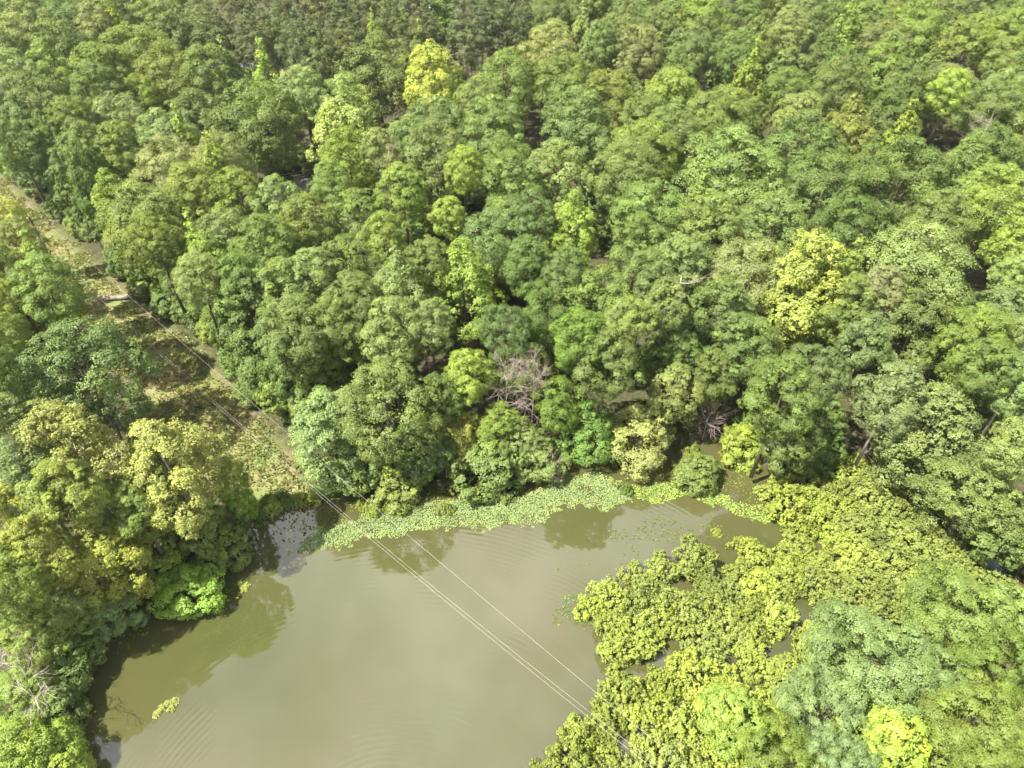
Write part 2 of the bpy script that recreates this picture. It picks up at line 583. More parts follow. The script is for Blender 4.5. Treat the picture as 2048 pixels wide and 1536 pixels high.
# --- placed trees: upper left wood
H_ = hero
for a in [
    (60, 60, 95, 'dome', 'pale'), (150, 40, 115, 'dome', 'deep'), (205, 62, 75, 'round', 'tan'), (236, 62, 36, 'cone', 'lime'),
    (270, 112, 140, 'dome', 'olive'), (104, 150, 75, 'ovoid', 'light'), (38, 165, 105, 'dome', 'tan'), (120, 105, 105, 'round', 'mid'),
    (15, 130, 80, 'round', 'dull'), (345, 62, 95, 'round', 'dull'), (430, 60, 90, 'pine', 'pine'), (332, 150, 120, 'dome', 'olive'),
    (200, 150, 110, 'round', 'mid'), (425, 160, 110, 'ovoid', 'mid'), (455, 145, 50, 'cone', 'pale'),
    (288, 205, 80, 'fine', 'light'), (610, 205, 85, 'round', 'pale'), (530, 152, 38, 'cone', 'lime'), (400, 250, 100, 'round', 'dull'),
    (60, 218, 150, 'dome', 'dull'), (200, 190, 90, 'round', 'deep'), (235, 250, 105, 'dome', 'tan'), (150, 268, 110, 'round', 'mid'),
    (50, 300, 105, 'round', 'blue'), (333, 290, 115, 'dome', 'pale'), (180, 315, 95, 'ovoid', 'mid'),
    (255, 310, 85, 'round', 'olive'), (340, 345, 130, 'dome', 'tan'), (455, 342, 100, 'dome', 'tan'),
    
    (395, 410, 100, 'ovoid', 'light'), (490, 420, 105, 'ovoid', 'light'), (560, 440, 100, 'ovoid', 'pale'),
    (668, 412, 85, 'round', 'mid'), (620, 480, 115, 'round', 'olive'), (400, 515, 55, 'cone', 'lime'),
    (455, 500, 120, 'round', 'pale'), (540, 520, 110, 'ovoid', 'mid'), (345, 520, 110, 'round', 'olive'),
    (420, 600, 110, 'ovoid', 'pale'),
    (490, 600, 105, 'ovoid', 'mid'), (570, 600, 110, 'round', 'mid'), (640, 580, 100, 'ovoid', 'pale'),
    (600, 690, 120, 'round', 'blue'), (680, 680, 110, 'ovoid', 'mid'),
    
]:
    hero(*a)
hero(520, 235, 150, 'dome', 'mid', "big mid green tree standing over the dark gap at the road", H=19)
hero(440, 345, 50, 'cone', 'lime', "slim yellow-green spire poking out of tan crowns beside the road gap")
hero(375, 285, 45, 'cone', 'lime', "small bright yellow-green pointed treetop among the tan crowns", H=19)
hero(698, 235, 160, 'clump', 'cream', "large creamy yellow tree beside the road gap", H=21)
hero(865, 168, 100, 'clump', 'gold', "brightest golden yellow tree, pointed, in front of the pine stand", H=21)
hero(298, 445, 175, 'dome', 'olive', "wide yellowish olive tree beside the grassy clearing, near the pole", H=18)
# trees walling the far side of the clearing, set by where they stand
for k, (bx, by, tone) in enumerate([(-10, 318, 'blue'), (28, 350, 'deep'), (72, 388, 'blue'), (118, 425, 'mid'), (160, 462, 'blue'), (200, 500, 'deep'), (246, 540, 'light'), (292, 578, 'blue'), (338, 620, 'mid'),
                                    (385, 655, 'blue'), (432, 692, 'light'), (470, 735, 'mid'), (508, 785, 'blue'), (560, 826, 'mid'), (612, 838, 'mid')]):
    g_ = G(bx + 28, by, 1)
    g2 = G(bx + 12, by + 10, 1)
    add_tree(g2[0], g2[1], 4.2 + (k * 29 % 5) * .3, 4.5 + (k * 31 % 4) * .7, 'small', ('mid', 'light', 'blue')[k % 3], None, True)
    add_tree(g_[0] + 1.2, g_[1], 6.4 + (k * 37 % 5) * .35, 14.5 + (k * 53 % 7) * .5, 'column', tone, None, True)
# --- left of the clearing
for a in [
    (15, 420, 65, 'round', 'lime'), (28, 480, 85, 'round', 'gold'), (70, 525, 90, 'ovoid', 'pale'), (120, 610, 125, 'round', 'light'),
    (20, 575, 110, 'round', 'olive'), (45, 640, 80, 'ovoid', 'lime'), (30, 720, 110, 'round', 'light'), (20, 800, 100, 'round', 'deep'), (40, 890, 140, 'clump', 'pale'),
    (70, 985, 130, 'clump', 'silver'), (150, 1010, 120, 'round', 'light'), (20, 1060, 120, 'clump', 'gold'), (90, 1110, 130, 'clump', 'yellow'), (195, 1090, 150, 'clump', 'yellow'),
    (275, 1030, 110, 'round', 'light'), (20, 1180, 120, 'round', 'light'), (110, 1190, 120, 'round', 'mid'), (60, 1260, 120, 'round', 'light'),
]:
    hero(*a)
hero(95, 560, 62, 'cone', 'lime', "bright yellow-green pointed tree on the near side of the clearing")
hero(182, 745, 240, 'dome', 'blue', "huge bluish green dome beside the clearing, shading its grass", H=17)
hero(345, 930, 215, 'clump', 'cream', "large creamy yellow tree with a pointed top by the pond", H=21)
hero(150, 930, 190, 'clump', 'cream', "creamy yellow tree with pale bare stems left of the largest creamy tree", H=20)
hero(468, 975, 70, 'column', 'fresh', "tall bright green tree between the creamy tree and the clearing", H=13)
for a in [(295, 1100, 120, 'small', 'light'), (395, 1050, 110, 'small', 'mid'), (250, 1150, 100, 'small', 'mid'), (330, 1040, 100, 'small', 'mid'), (420, 1100, 80, 'small', 'mid')]:
    hero(*a, None, 7)
hero(195, 1195, 125, 'clump', 'silver', "silvery green crown hanging over the shaded pond edge", H=13)
hero(368, 1165, 140, 'small', 'fresh', "vivid green round bushy tree overhanging the pond", H=6.5, cf=.5)
hero(452, 1075, 95, 'small', 'olive', "dull olive shrubby tree at the water beside the tall bright green one", H=5.5, cf=.5)
hero(120, 1310, 125, 'small', 'deep', "dark green bushy tree leaning over the shaded water", H=6.5, cf=.5)
hero(25, 1370, 120, 'round', 'light', "light green tree behind the bare pale branches at the lower left", H=12)
hero(110, 1400, 90, 'small', 'deep', "dark leafy shrub tree at the water's edge under bare branches", H=5, cf=.5)
hero(40, 1500, 170, 'ovoid', 'lime', "yellow-green tree cut by the lower left corner", H=12)
hero(120, 1520, 80, 'small', 'lime', "low yellow-green tree at the water beside the lower left corner", H=8)
# --- middle wood above the pond
for a in [
    (700, 555, 115, 'ovoid', 'mid'), (775, 505, 80, 'ovoid', 'lime'), (985, 500, 115, 'dome', 'blue'), (1190, 620, 135, 'dome', 'mid'),
    (1150, 700, 100, 'round', 'vivid'), (1255, 680, 95, 'round', 'olive'), (720, 640, 100, 'ovoid', 'mid'), (780, 690, 110, 'ovoid', 'pale'),
    (860, 690, 80, 'round', 'pale'), (1130, 590, 90, 'round', 'deep'), (1060, 560, 90, 'round', 'deep'), (1010, 690, 100, 'fine', 'deep'), (1210, 740, 110, 'round', 'mid'),
    (1330, 640, 80, 'clump', 'pale'), (1350, 770, 100, 'clump', 'pale'), (1430, 640, 110, 'round', 'deep'), (1440, 740, 95, 'round', 'mid'),
    (890, 800, 90, 'round', 'deep'), (1120, 800, 90, 'round', 'vivid'), (1280, 590, 90, 'round', 'blue'), (1360, 560, 100, 'ovoid', 'pale'),
    (900, 480, 62, 'ovoid', 'lime'), (1050, 470, 90, 'dome', 'blue'), (860, 560, 80, 'round', 'mid'), (720, 460, 110, 'ovoid', 'mid'), (810, 420, 90, 'ovoid', 'light'),
]:
    hero(*a)
hero(795, 590, 130, 'ovoid', 'pale', "pale upright tree with layered lumps in the middle of the wood", H=19)
hero(930, 570, 145, 'ovoid', 'lime', "large yellow-green tree in the middle of the wood above the dead tree", H=18)
hero(1140, 470, 110, 'clump', 'lime', "yellow-topped green tree behind the large yellow-green one", H=19)
hero(1100, 640, 120, 'fine', 'deep', "feathery dark tree with pale bare twigs behind the dead trees", H=15)
hero(770, 800, 175, 'dome', 'mid', "big mid green tree leaning over smaller shore trees", H=17)
hero(840, 870, 120, 'round', 'deep', "dark green shaded tree beside the yellow-green shore saplings", H=13)
hero(940, 765, 85, 'round', 'lime', "light yellow-green crown beside the bare grey dead tree", H=14)
hero(930, 850, 95, 'clump', 'cream', "creamy yellow leafy tree beside the dead trees above the shore", H=13)
hero(1175, 835, 125, 'ovoid', 'vivid', "vivid green upright tree beside the tall creamy shore tree", H=13)
hero(1280, 865, 140, 'clump', 'cream', "tall creamy yellow tree leaning over the middle of the shore", H=13)
hero(978, 925, 150, 'small', 'mid', "round green bushy tree bulging over the shoreline mat", H=7, cf=.5)
hero(1070, 900, 105, 'clump', 'pale', "straggly pale tree with bare twigs beside the round shore bush", H=11)
hero(668, 895, 130, 'column', 'silver', "silvery vine-covered tree at the corner of clearing and pond", H=8, cf=.5)
hero(722, 922, 95, 'small', 'blue', "bluish green bushy tree at the pond next to the clearing", H=6, cf=.5)
hero(800, 955, 95, 'small', 'olive', "dull olive shrub tree standing at the water's edge", H=5.5, cf=.45)
hero(838, 920, 62, 'small', 'lime', "yellow-green sapling beside the dull olive shore shrub", H=7, cf=.5)
hero(772, 905, 80, 'small', 'lime', "yellow-green sapling behind the dull olive shore shrub", H=7, cf=.5)
hero(1400, 930, 80, 'small', 'mid', "green bush at the inlet beside the creamy shore tree", H=5)
hero(1490, 870, 95, 'small', 'lime', "yellow-green bushy tree at the head of the inlet", H=9)
hero(1590, 850, 110, 'round', 'mid', "green tree hanging low over the inlet", H=12)
hero(1650, 860, 85, 'column', 'deep', "dark vine-draped column beside the black opening", H=11)
# --- right wood
for a in [
    (1500, 565, 150, 'dome', 'tan'), (1690, 560, 60, 'cone', 'lime'), (1995, 600, 65, 'round', 'pale'),
    (2005, 660, 130, 'dome', 'silver'), (1930, 700, 130, 'round', 'light'), (1720, 705, 90, 'clump', 'silver'), (1780, 790, 125, 'clump', 'silver'),
    (1560, 790, 130, 'round', 'mid'), (1630, 760, 105, 'fine', 'dull'), (2020, 790, 110, 'clump', 'silver'), (1690, 640, 100, 'round', 'olive'),
    (1750, 620, 100, 'round', 'tan'), (1480, 700, 110, 'round', 'deep'), (2030, 900, 110, 'clump', 'pale'), (1690, 480, 110, 'round', 'deep'), (1960, 780, 100, 'round', 'mid'),
]:
    hero(*a)
hero(1600, 570, 185, 'clump', 'yellow', "large yellow tree, the biggest crown of the right-hand wood", H=20)
hero(1830, 550, 210, 'dome', 'pale', "wide pale domed tree behind the yellow-olive crown", H=19)
hero(1835, 645, 150, 'clump', 'olive', "yellow-olive lumpy crown in front of the wide pale dome", H=18)
hero(2030, 520, 90, 'clump', 'lime', "bright yellow-green tree at the edge beside the wide pale dome", H=19)
hero(1875, 835, 190, 'clump', 'pale', "pale spreading tree with its leaning trunk showing near the thicket", H=14)
hero(1965, 970, 175, 'round', 'mid', "round green tree on the bank beside the thicket", H=12)
hero(2015, 1060, 120, 'small', 'deep', "dark green bushy tree on the bank below the round one", H=9)
# --- upper right wood
for a in [
    (1214, 215, 105, 'round', 'olive'), (694, 335, 100, 'round', 'lime'), (772, 345, 65, 'round', 'tan'), (870, 325, 130, 'dome', 'mid'),
    (1433, 245, 110, 'dome', 'olive'), (1775, 118, 95, 'ovoid', 'light'), (1936, 90, 95, 'ovoid', 'light'), (1891, 215, 65, 'ovoid', 'lime'),
    (1802, 277, 60, 'cone', 'lime'), (1922, 352, 110, 'ovoid', 'light'), (1990, 420, 140, 'dome', 'light'), (1980, 225, 130, 'fine', 'dull'),
    (1460, 340, 185, 'dome', 'mid'), (1600, 290, 130, 'dome', 'deep'), (1640, 385, 140, 'dome', 'deep'), (750, 140, 150, 'dome', 'dull'), (990, 270, 110, 'dome', 'mid'),
    (1160, 260, 130, 'round', 'blue'), (1120, 360, 120, 'dome', 'pale'), (1250, 370, 120, 'dome', 'mid'), (1300, 450, 130, 'dome', 'mid'), (1020, 390, 110, 'round', 'mid'),
    (880, 262, 120, 'dome', 'blue'), (1100, 110, 100, 'dome', 'tan'), (1160, 55, 60, 'cone', 'pale'), (1010, 180, 110, 'dome', 'mid'), (1130, 180, 110, 'dome', 'mid'),
    (1570, 80, 70, 'ovoid', 'pale'), (1690, 55, 45, 'cone', 'lime'), (1540, 470, 130, 'round', 'mid'), (1410, 480, 110, 'round', 'mid'), (1270, 510, 100, 'round', 'mid'), (820, 300, 90, 'dome', 'blue'),
    (1860, 460, 120, 'round', 'mid'), (930, 380, 70, 'ovoid', 'lime'), (840, 105, 26, 'cone', 'lime'), (805, 85, 22, 'cone', 'lime'), (750, 85, 22, 'cone', 'lime'),
]:
    hero(*a)
for a in [(880, 55, 45), (900, 85, 45), (872, 20, 45), (905, 25, 50), (885, 95, 40), (868, 75, 30)]:
    hero(*a, 'small', 'deep', None, 8 + 2 * random.random(), .4)
hero(462, 172, 70, 'round', 'mid', None, 13)
hero(505, 172, 60, 'round', 'light', None, 11)
for a in [(535, 330, 40), (565, 322, 45), (600, 318, 45), (630, 322, 40), (550, 345, 30), (620, 345, 30)]:
    hero(*a, 'small', 'deep', None, 4 + 1.5 * random.random(), .4)
for a in [(1040, 735, 110, 'round', 'mid'), (1000, 845, 80, 'round', 'light'), (1050, 860, 80, 'clump', 'pale')]:
    hero(*a, None, 11)
hero(1348, 700, 100, 'round', 'mid', None, 12)
hero(1310, 730, 80, 'small', 'light', None, 8)
hero(1800, 360, 165, 'fine', 'blue', "smooth bluish grey-green dome at the right of the wood", H=18)
# --- trees in the lower right corner
for a in [
    (1930, 1215, 180, 'fine', 'light'), (2025, 1310, 150, 'fine', 'light'), (1860, 1330, 150, 'fine', 'silver'), (1660, 1400, 150, 'fine', 'silver'),
    (1960, 1420, 170, 'fine', 'light'), (1570, 1510, 150, 'fine', 'light'), (2030, 1200, 110, 'small', 'light'), (1690, 1530, 120, 'fine', 'silver'), (2000, 1530, 150, 'fine', 'light'),
]:
    hero(*a, None, 8 + 2 * random.random(), .7)
hero(1745, 1305, 210, 'fine', 'silver', "feathery pale green tree rising from the thicket", H=10, cf=.7)
hero(1795, 1470, 190, 'small', 'lime', "yellow-green round tree at the lower edge among feathery trees", H=9, cf=.7)
hero(1470, 1430, 120, 'small', 'light', "fresh green vine-draped tree amid the flooded shrubs", H=7)

# --- the pine stand along the upper edge
for k, (px, py) in enumerate([(470, 20), (520, 55), (560, 15), (600, 70), (640, 25), (690, 60), (735, 20), (780, 60), (825, 25), (845, 75), (590, 115), (650, 115), (700, 110),
                              (940, 25), (985, 20), (960, 75), (1010, 60), (1030, 15), (930, 90), (800, 110), (560, 75), (505, 90)]):
    hero(px, py, 62 + 14 * random.random(), 'pine', 'pine')

# --- fill the rest of the wood between the placed trees
KEEP = [(30, 380), (100, 470), (140, 530), (200, 580), (60, 440), (70, 480), (240, 597), (290, 640), (330, 690), (380, 720), (340, 770), (400, 770), (450, 830), (520, 900), (580, 950),
        (560, 340), (600, 350), (585, 378), (540, 350), (482, 150), (395, 210), (560, 190), (880, 60), (890, 90), (875, 30),
        (870, 940), (890, 960), (1120, 910), (1130, 880), (1390, 870), (1440, 890), (1350, 900), (1740, 850), (1730, 880), (1780, 900), (390, 1070), (1540, 950), (1200, 960)]
FILL_T = ['mid', 'mid', 'mid', 'deep', 'dull', 'dull', 'dull', 'olive', 'olive', 'blue', 'pale', 'tan', 'light']
FILL_S = ['dome', 'dome', 'dome', 'round', 'round', 'round', 'ovoid', 'ovoid', 'dome', 'round', 'cone']
keep_w = KEEP
heroes = [t for t in TREES]
hero_px = []
for t in heroes:
    a = P(t['x'], t['y'], t['H'] * .62)
    hero_px.append((a[0], a[1], a[2], t['W'] * FPX / a[2]))
placed = 0
NC = 9000
cy_ = rng.uniform(38, 190, NC)
cx_ = rng.uniform(-1, 1, NC) * (14 + cy_ * .84)
cq = np.column_stack([cx_, cy_])
okc = (dist_poly(cq, POND) > 3) & (dist_poly(cq, STRIP) > 3.2) & (dist_poly(cq, GAP) > 1) & (dist_poly(cq, LOT) > 1)
for x, y in cq[okc]:
    W = rng.uniform(8.5, 13.0)
    H = rng.uniform(14.5, 18.5)
    d = np.array([math.hypot(t['x'] - x, t['y'] - y) - .385 * (t['W'] + W) for t in TREES])
    if d.min() < 0:
        continue
    a = P(x, y, H * .62)
    if a[1] < -70 or abs(a[0] - 1024) > 1024 + 70 or a[1] > 1300:
        continue
    rp = W * .5 * FPX / a[2]
    bad = False
    for (hx, hy, hd, hw) in hero_px:
        if a[2] < hd and math.hypot(hx - a[0], (hy - a[1]) * .8) < rp * .85 + hw * .12:
            bad = True
            break
    if bad:
        continue
    for (kx, ky) in keep_w:
        top = P(x, y, H)
        bot = P(x, y, 2)
        f = np.clip((ky - top[1]) / (bot[1] - top[1] + 1e-6), 0, 1)
        cx = top[0] + f * (bot[0] - top[0])
        if top[1] - 8 < ky < bot[1] + 10 and abs(kx - cx) < rp + 6:
            bad = True
            break
    if bad:
        continue
    tone = FILL_T[rng.integers(len(FILL_T))]
    shape = FILL_S[rng.integers(len(FILL_S))]
    if shape == 'cone':
        tone, W, H = ('lime', 'light', 'pale')[rng.integers(3)], W * .6, H + 2.5
    if a[1] < 110 and 430 < a[0] < 1050:
        shape, tone, W, H = 'pine', 'pine', W * .75, 21
    add_tree(x, y, W, H, shape, tone)
    placed += 1
# understorey in what gaps remain
under = 0
for x, y in rng.permutation(cq[okc])[:4000]:
    if under >= 150:
        break
    W, H = rng.uniform(5.5, 8.5), rng.uniform(5.5, 9.5)
    d = min(math.hypot(t['x'] - x, t['y'] - y) - (.30 if t['shape'] != 'small' else .4) * (t['W'] + (0 if t['shape'] != 'small' else W)) for t in TREES)
    a = P(x, y, H * .6)
    if d < 0 or not (-30 < a[0] < 2080 and -20 < a[1] < 1100):
        continue
    if any(abs(kx - a[0]) < 45 and -40 < ky - a[1] < 40 for kx, ky in KEEP[:24]):
        continue
    add_tree(x, y, W, H, 'small', ('deep', 'mid', 'deep', 'light')[rng.integers(4)])
    under += 1
import collections
print(collections.Counter(t['shape'] for t in TREES))
print("trees", len(TREES), "filled", placed)

# ------------------------------------------------------------------ ground
ax = np.unique(np.concatenate([np.linspace(-700, -170, 8), np.arange(-170, 170.1, 1.5), np.linspace(170, 700, 8)]))
ay = np.unique(np.concatenate([np.linspace(-400, -20, 8), np.arange(-20, 240.1, 1.5), np.linspace(240, 900, 10)]))
gx, gy = np.meshgrid(ax, ay)
pp = np.stack([gx.ravel(), gy.ravel()], 1)
gz = ground_z(pp)
nx, ny = len(ax), len(ay)
idx = np.arange(nx * ny).reshape(ny, nx)
quads = np.stack([idx[:-1, :-1], idx[:-1, 1:], idx[1:, 1:], idx[1:, :-1]], -1).reshape(-1, 4)
m, n, l = new_mat("earth")
tc = N(n, "ShaderNodeTexCoord")
n1 = N(n, "ShaderNodeTexNoise"); n1.inputs["Scale"].default_value = .22; n1.inputs["Detail"].default_value = 8; n1.inputs["Roughness"].default_value = .65
n2 = N(n, "ShaderNodeTexNoise"); n2.inputs["Scale"].default_value = 2.4; n2.inputs["Detail"].default_value = 6; n2.inputs["Roughness"].default_value = .7
l.new(tc.outputs["Object"], n1.inputs["Vector"]); l.new(tc.outputs["Object"], n2.inputs["Vector"])
r1 = N(n, "ShaderNodeValToRGB")            # grassed clearing
for e, (p_, c_) in zip([r1.color_ramp.elements[0], r1.color_ramp.elements[1], r1.color_ramp.elements.new(.5), r1.color_ramp.elements.new(.58)],
                       [(.38, (.11, .15, .042, 1)), (.72, (.27, .20, .14, 1)), (.5, (.145, .155, .056, 1)), (.6, (.215, .17, .10, 1))]):
    e.position = p_; e.color = c_
mixn = N(n, "ShaderNodeMixRGB"); mixn.inputs[0].default_value = .4
l.new(n1.outputs["Fac"], mixn.inputs[1]); l.new(n2.outputs["Fac"], mixn.inputs[2])
l.new(mixn.outputs[0], r1.inputs["Fac"])
r2 = N(n, "ShaderNodeValToRGB")            # leaf litter and low plants under the trees
r2.color_ramp.elements[0].position = .4; r2.color_ramp.elements[0].color = (.030, .045, .016, 1)
r2.color_ramp.elements[1].position = .62; r2.color_ramp.elements[1].color = (.065, .048, .030, 1)
l.new(n2.outputs["Fac"], r2.inputs["Fac"])
at = N(n, "ShaderNodeAttribute", attribute_name="clearing")
ad = N(n, "ShaderNodeMath", operation='ADD'); ad.inputs[1].default_value = -.5
l.new(n2.outputs["Fac"], ad.inputs[0])
ad2 = N(n, "ShaderNodeMath", operation='MULTIPLY_ADD'); ad2.inputs[1].default_value = .8
l.new(ad.outputs[0], ad2.inputs[0]); l.new(at.outputs["Fac"], ad2.inputs[2]); ad2.use_clamp = True
mx = N(n, "ShaderNodeMixRGB")
l.new(ad2.outputs[0], mx.inputs[0]); l.new(r2.outputs["Color"], mx.inputs[1]); l.new(r1.outputs["Color"], mx.inputs[2])
bp = N(n, "ShaderNodeBump"); bp.inputs["Strength"].default_value = .6; bp.inputs["Distance"].default_value = .15
l.new(n2.outputs["Fac"], bp.inputs["Height"])
b = N(n, "ShaderNodeBsdfPrincipled"); b.inputs["Roughness"].default_value = .95; b.inputs["Specular IOR Level"].default_value = .1
l.new(mx.outputs[0], b.inputs["Base Color"]); l.new(bp.outputs["Normal"], b.inputs["Normal"])
o = N(n, "ShaderNodeOutputMaterial"); l.new(b.outputs[0], o.inputs["Surface"])
me = mesh_np("ground", np.column_stack([pp, gz]), quads, m, smooth=True)
a_ = me.attributes.new("clearing", 'FLOAT', 'POINT')
clr = np.clip(.5 - np.minimum(dist_poly(pp, STRIP), np.minimum(dist_poly(pp, LOT), 1e9)) / 2.5, 0, 1)
a_.data.foreach_set("value", clr.astype(np.float32))
tag(link("ground", me), kind="structure")

# ------------------------------------------------------------------ water
m, n, l = new_mat("murky_water")
tc = N(n, "ShaderNodeTexCoord")
nb_ = N(n, "ShaderNodeTexNoise"); nb_.inputs["Scale"].default_value = .045; nb_.inputs["Detail"].default_value = 3
l.new(tc.outputs["Object"], nb_.inputs["Vector"])
rr = N(n, "ShaderNodeValToRGB")
rr.color_ramp.elements[0].position = .35; rr.color_ramp.elements[0].color = (.046, .052, .017, 1)
rr.color_ramp.elements[1].position = .68; rr.color_ramp.elements[1].color = (.066, .060, .025, 1)
l.new(nb_.outputs["Fac"], rr.inputs["Fac"])
wc = G(760, 1760, 0)
mp = N(n, "ShaderNodeMapping"); mp.inputs["Location"].default_value = (-wc[0], -wc[1], 0)
l.new(tc.outputs["Object"], mp.inputs["Vector"])
wv = N(n, "ShaderNodeTexWave", wave_type='RINGS', rings_direction='Z', wave_profile='SIN')
wv.inputs["Scale"].default_value = .62; wv.inputs["Distortion"].default_value = 4.5; wv.inputs["Detail"].default_value = 2; wv.inputs["Detail Scale"].default_value = .25
l.new(mp.outputs["Vector"], wv.inputs["Vector"])
nm = N(n, "ShaderNodeTexNoise"); nm.inputs["Scale"].default_value = .16; nm.inputs["Detail"].default_value = 2
l.new(tc.outputs["Object"], nm.inputs["Vector"])
mr = N(n, "ShaderNodeMapRange"); mr.inputs["From Min"].default_value = .46; mr.inputs["From Max"].default_value = .66
l.new(nm.outputs["Fac"], mr.inputs["Value"])
mu = N(n, "ShaderNodeMath", operation='MULTIPLY'); l.new(wv.outputs["Fac"], mu.inputs[0]); l.new(mr.outputs["Result"], mu.inputs[1])
ns = N(n, "ShaderNodeTexNoise"); ns.inputs["Scale"].default_value = 1.3; ns.inputs["Detail"].default_value = 3
mps = N(n, "ShaderNodeMapping"); mps.inputs["Scale"].default_value = (.6, 1.6, 1); l.new(tc.outputs["Object"], mps.inputs["Vector"]); l.new(mps.outputs["Vector"], ns.inputs["Vector"])
mu2 = N(n, "ShaderNodeMath", operation='MULTIPLY_ADD'); mu2.inputs[1].default_value = .10
l.new(ns.outputs["Fac"], mu2.inputs[0]); l.new(mu.outputs[0], mu2.inputs[2])
bp = N(n, "ShaderNodeBump"); bp.inputs["Strength"].default_value = .5; bp.inputs["Distance"].default_value = .0075
l.new(mu2.outputs[0], bp.inputs["Height"])
df = N(n, "ShaderNodeBsdfDiffuse"); l.new(rr.outputs["Color"], df.inputs["Color"])
gl = N(n, "ShaderNodeBsdfGlossy"); gl.inputs["Roughness"].default_value = .03; l.new(bp.outputs["Normal"], gl.inputs["Normal"])
fr = N(n, "ShaderNodeFresnel"); fr.inputs["IOR"].default_value = 2.08; l.new(bp.outputs["Normal"], fr.inputs["Normal"])
ms = N(n, "ShaderNodeMixShader"); l.new(fr.outputs[0], ms.inputs[0]); l.new(df.outputs[0], ms.inputs[1]); l.new(gl.outputs[0], ms.inputs[2])
o = N(n, "ShaderNodeOutputMaterial"); l.new(ms.outputs[0], o.inputs["Surface"])
wx = [POND[:, 0].min() - 4, POND[:, 0].max() + 4]; wy = [min(POND[:, 1].min(), -10) - 4, POND[:, 1].max() + 4]
mb = MB(); mb.v = [(wx[0], wy[0], 0), (wx[1], wy[0], 0), (wx[1], wy[1], 0), (wx[0], wy[1], 0)]; mb.f = [(0, 1, 2, 3)]
tag(mb.build("pond_water", m), kind="structure")

# ------------------------------------------------------------------ labels: every tree is told apart by what it stands beside
ORD = "nearest second third fourth fifth sixth seventh eighth ninth tenth eleventh twelfth thirteenth fourteenth fifteenth sixteenth seventeenth eighteenth".split()


def direction(dx, dy):
    a = math.degrees(math.atan2(dy, dx))
    for lim, w in ((-157.5, "left of"), (-112.5, "in front and left of"), (-67.5, "in front of"), (-22.5, "in front and right of"), (22.5, "right of"),
                   (67.5, "behind and right of"), (112.5, "behind"), (157.5, "behind and left of"), (181, "left of")):
        if a <= lim:
            return w


def label_by_landmark(items, marks, noun):
    """items: dicts with x, y, words (look); marks: (phrase, x, y)"""
    cell = {}
    for it in items:
        k = min(range(len(marks)), key=lambda j: math.hypot(it['x'] - marks[j][1], it['y'] - marks[j][2]))
        ph, mx_, my_ = marks[k]
        w = direction(it['x'] - mx_, it['y'] - my_)
        it['_d'] = math.hypot(it['x'] - mx_, it['y'] - my_)
        cell.setdefault((k, w), []).append(it)
    for (k, w), lst in cell.items():
        lst.sort(key=lambda i: i['_d'])
        for j, it in enumerate(lst):
            lab = f"{it['words']} {noun}, {ORD[min(j, len(ORD) - 1)]} {w} the {marks[k][0]}"
            if len(lst) == 1:
                lab = f"{it['words']} {noun} {w} the {marks[k][0]}"
            it['label'] = lab


PL = G(60, 440, 10)
MARKS = []
for ph, px, py, z in [("power pole", 60, 440, 10), ("creamy road-gap tree", 698, 235, 13), ("golden yellow tree", 865, 165, 13), ("huge bluish green dome", 182, 745, 11),
                      ("creamy pond-side tree", 345, 935, 13), ("wide olive tree", 298, 445, 11), ("yellow-green mid-wood tree", 930, 570, 11),
                      ("tall creamy shore tree", 1280, 870, 10), ("largest yellow crown", 1600, 570, 12), ("wide pale dome", 1830, 550, 12), ("smooth bluish dome", 1800, 360, 11),
                      ("vine-covered corner tree", 640, 880, 8), ("grey house roof", 482, 150, 5), ("gap in the pines", 885, 60, 8), ("tan crowned tree", 38, 165, 11),
                      ("feathery thicket tree", 1745, 1305, 7), ("brownish yellow crown", 1433, 245, 12), ("bare purplish tree", 1960, 285, 14), ("pale layered tree", 795, 590, 12),
                      ("pointed light green crown", 1775, 118, 12), ("tallest light crown", 1936, 90, 12), ("pale narrow crown", 1570, 80, 12), ("big mid green dome", 1460, 340, 11), ("leaning trunk", 1855, 930, 2), ("fallen log", 240, 597, 1), ("yellow-topped tree", 1140, 470, 12)]:
    w_ = G(px, py, z)
    MARKS.append((ph, w_[0], w_[1]))
todo = []
for t in TREES:
    if t['label'] is None:
        t['words'] = f"{TONE[t['tone']][1]} {SHAPE[t['shape']]}"
        todo.append(t)
pines = [t for t in todo if t['shape'] == 'pine']
label_by_landmark([t for t in todo if t['shape'] != 'pine'], MARKS, "tree")
label_by_landmark(pines, MARKS, "pine")

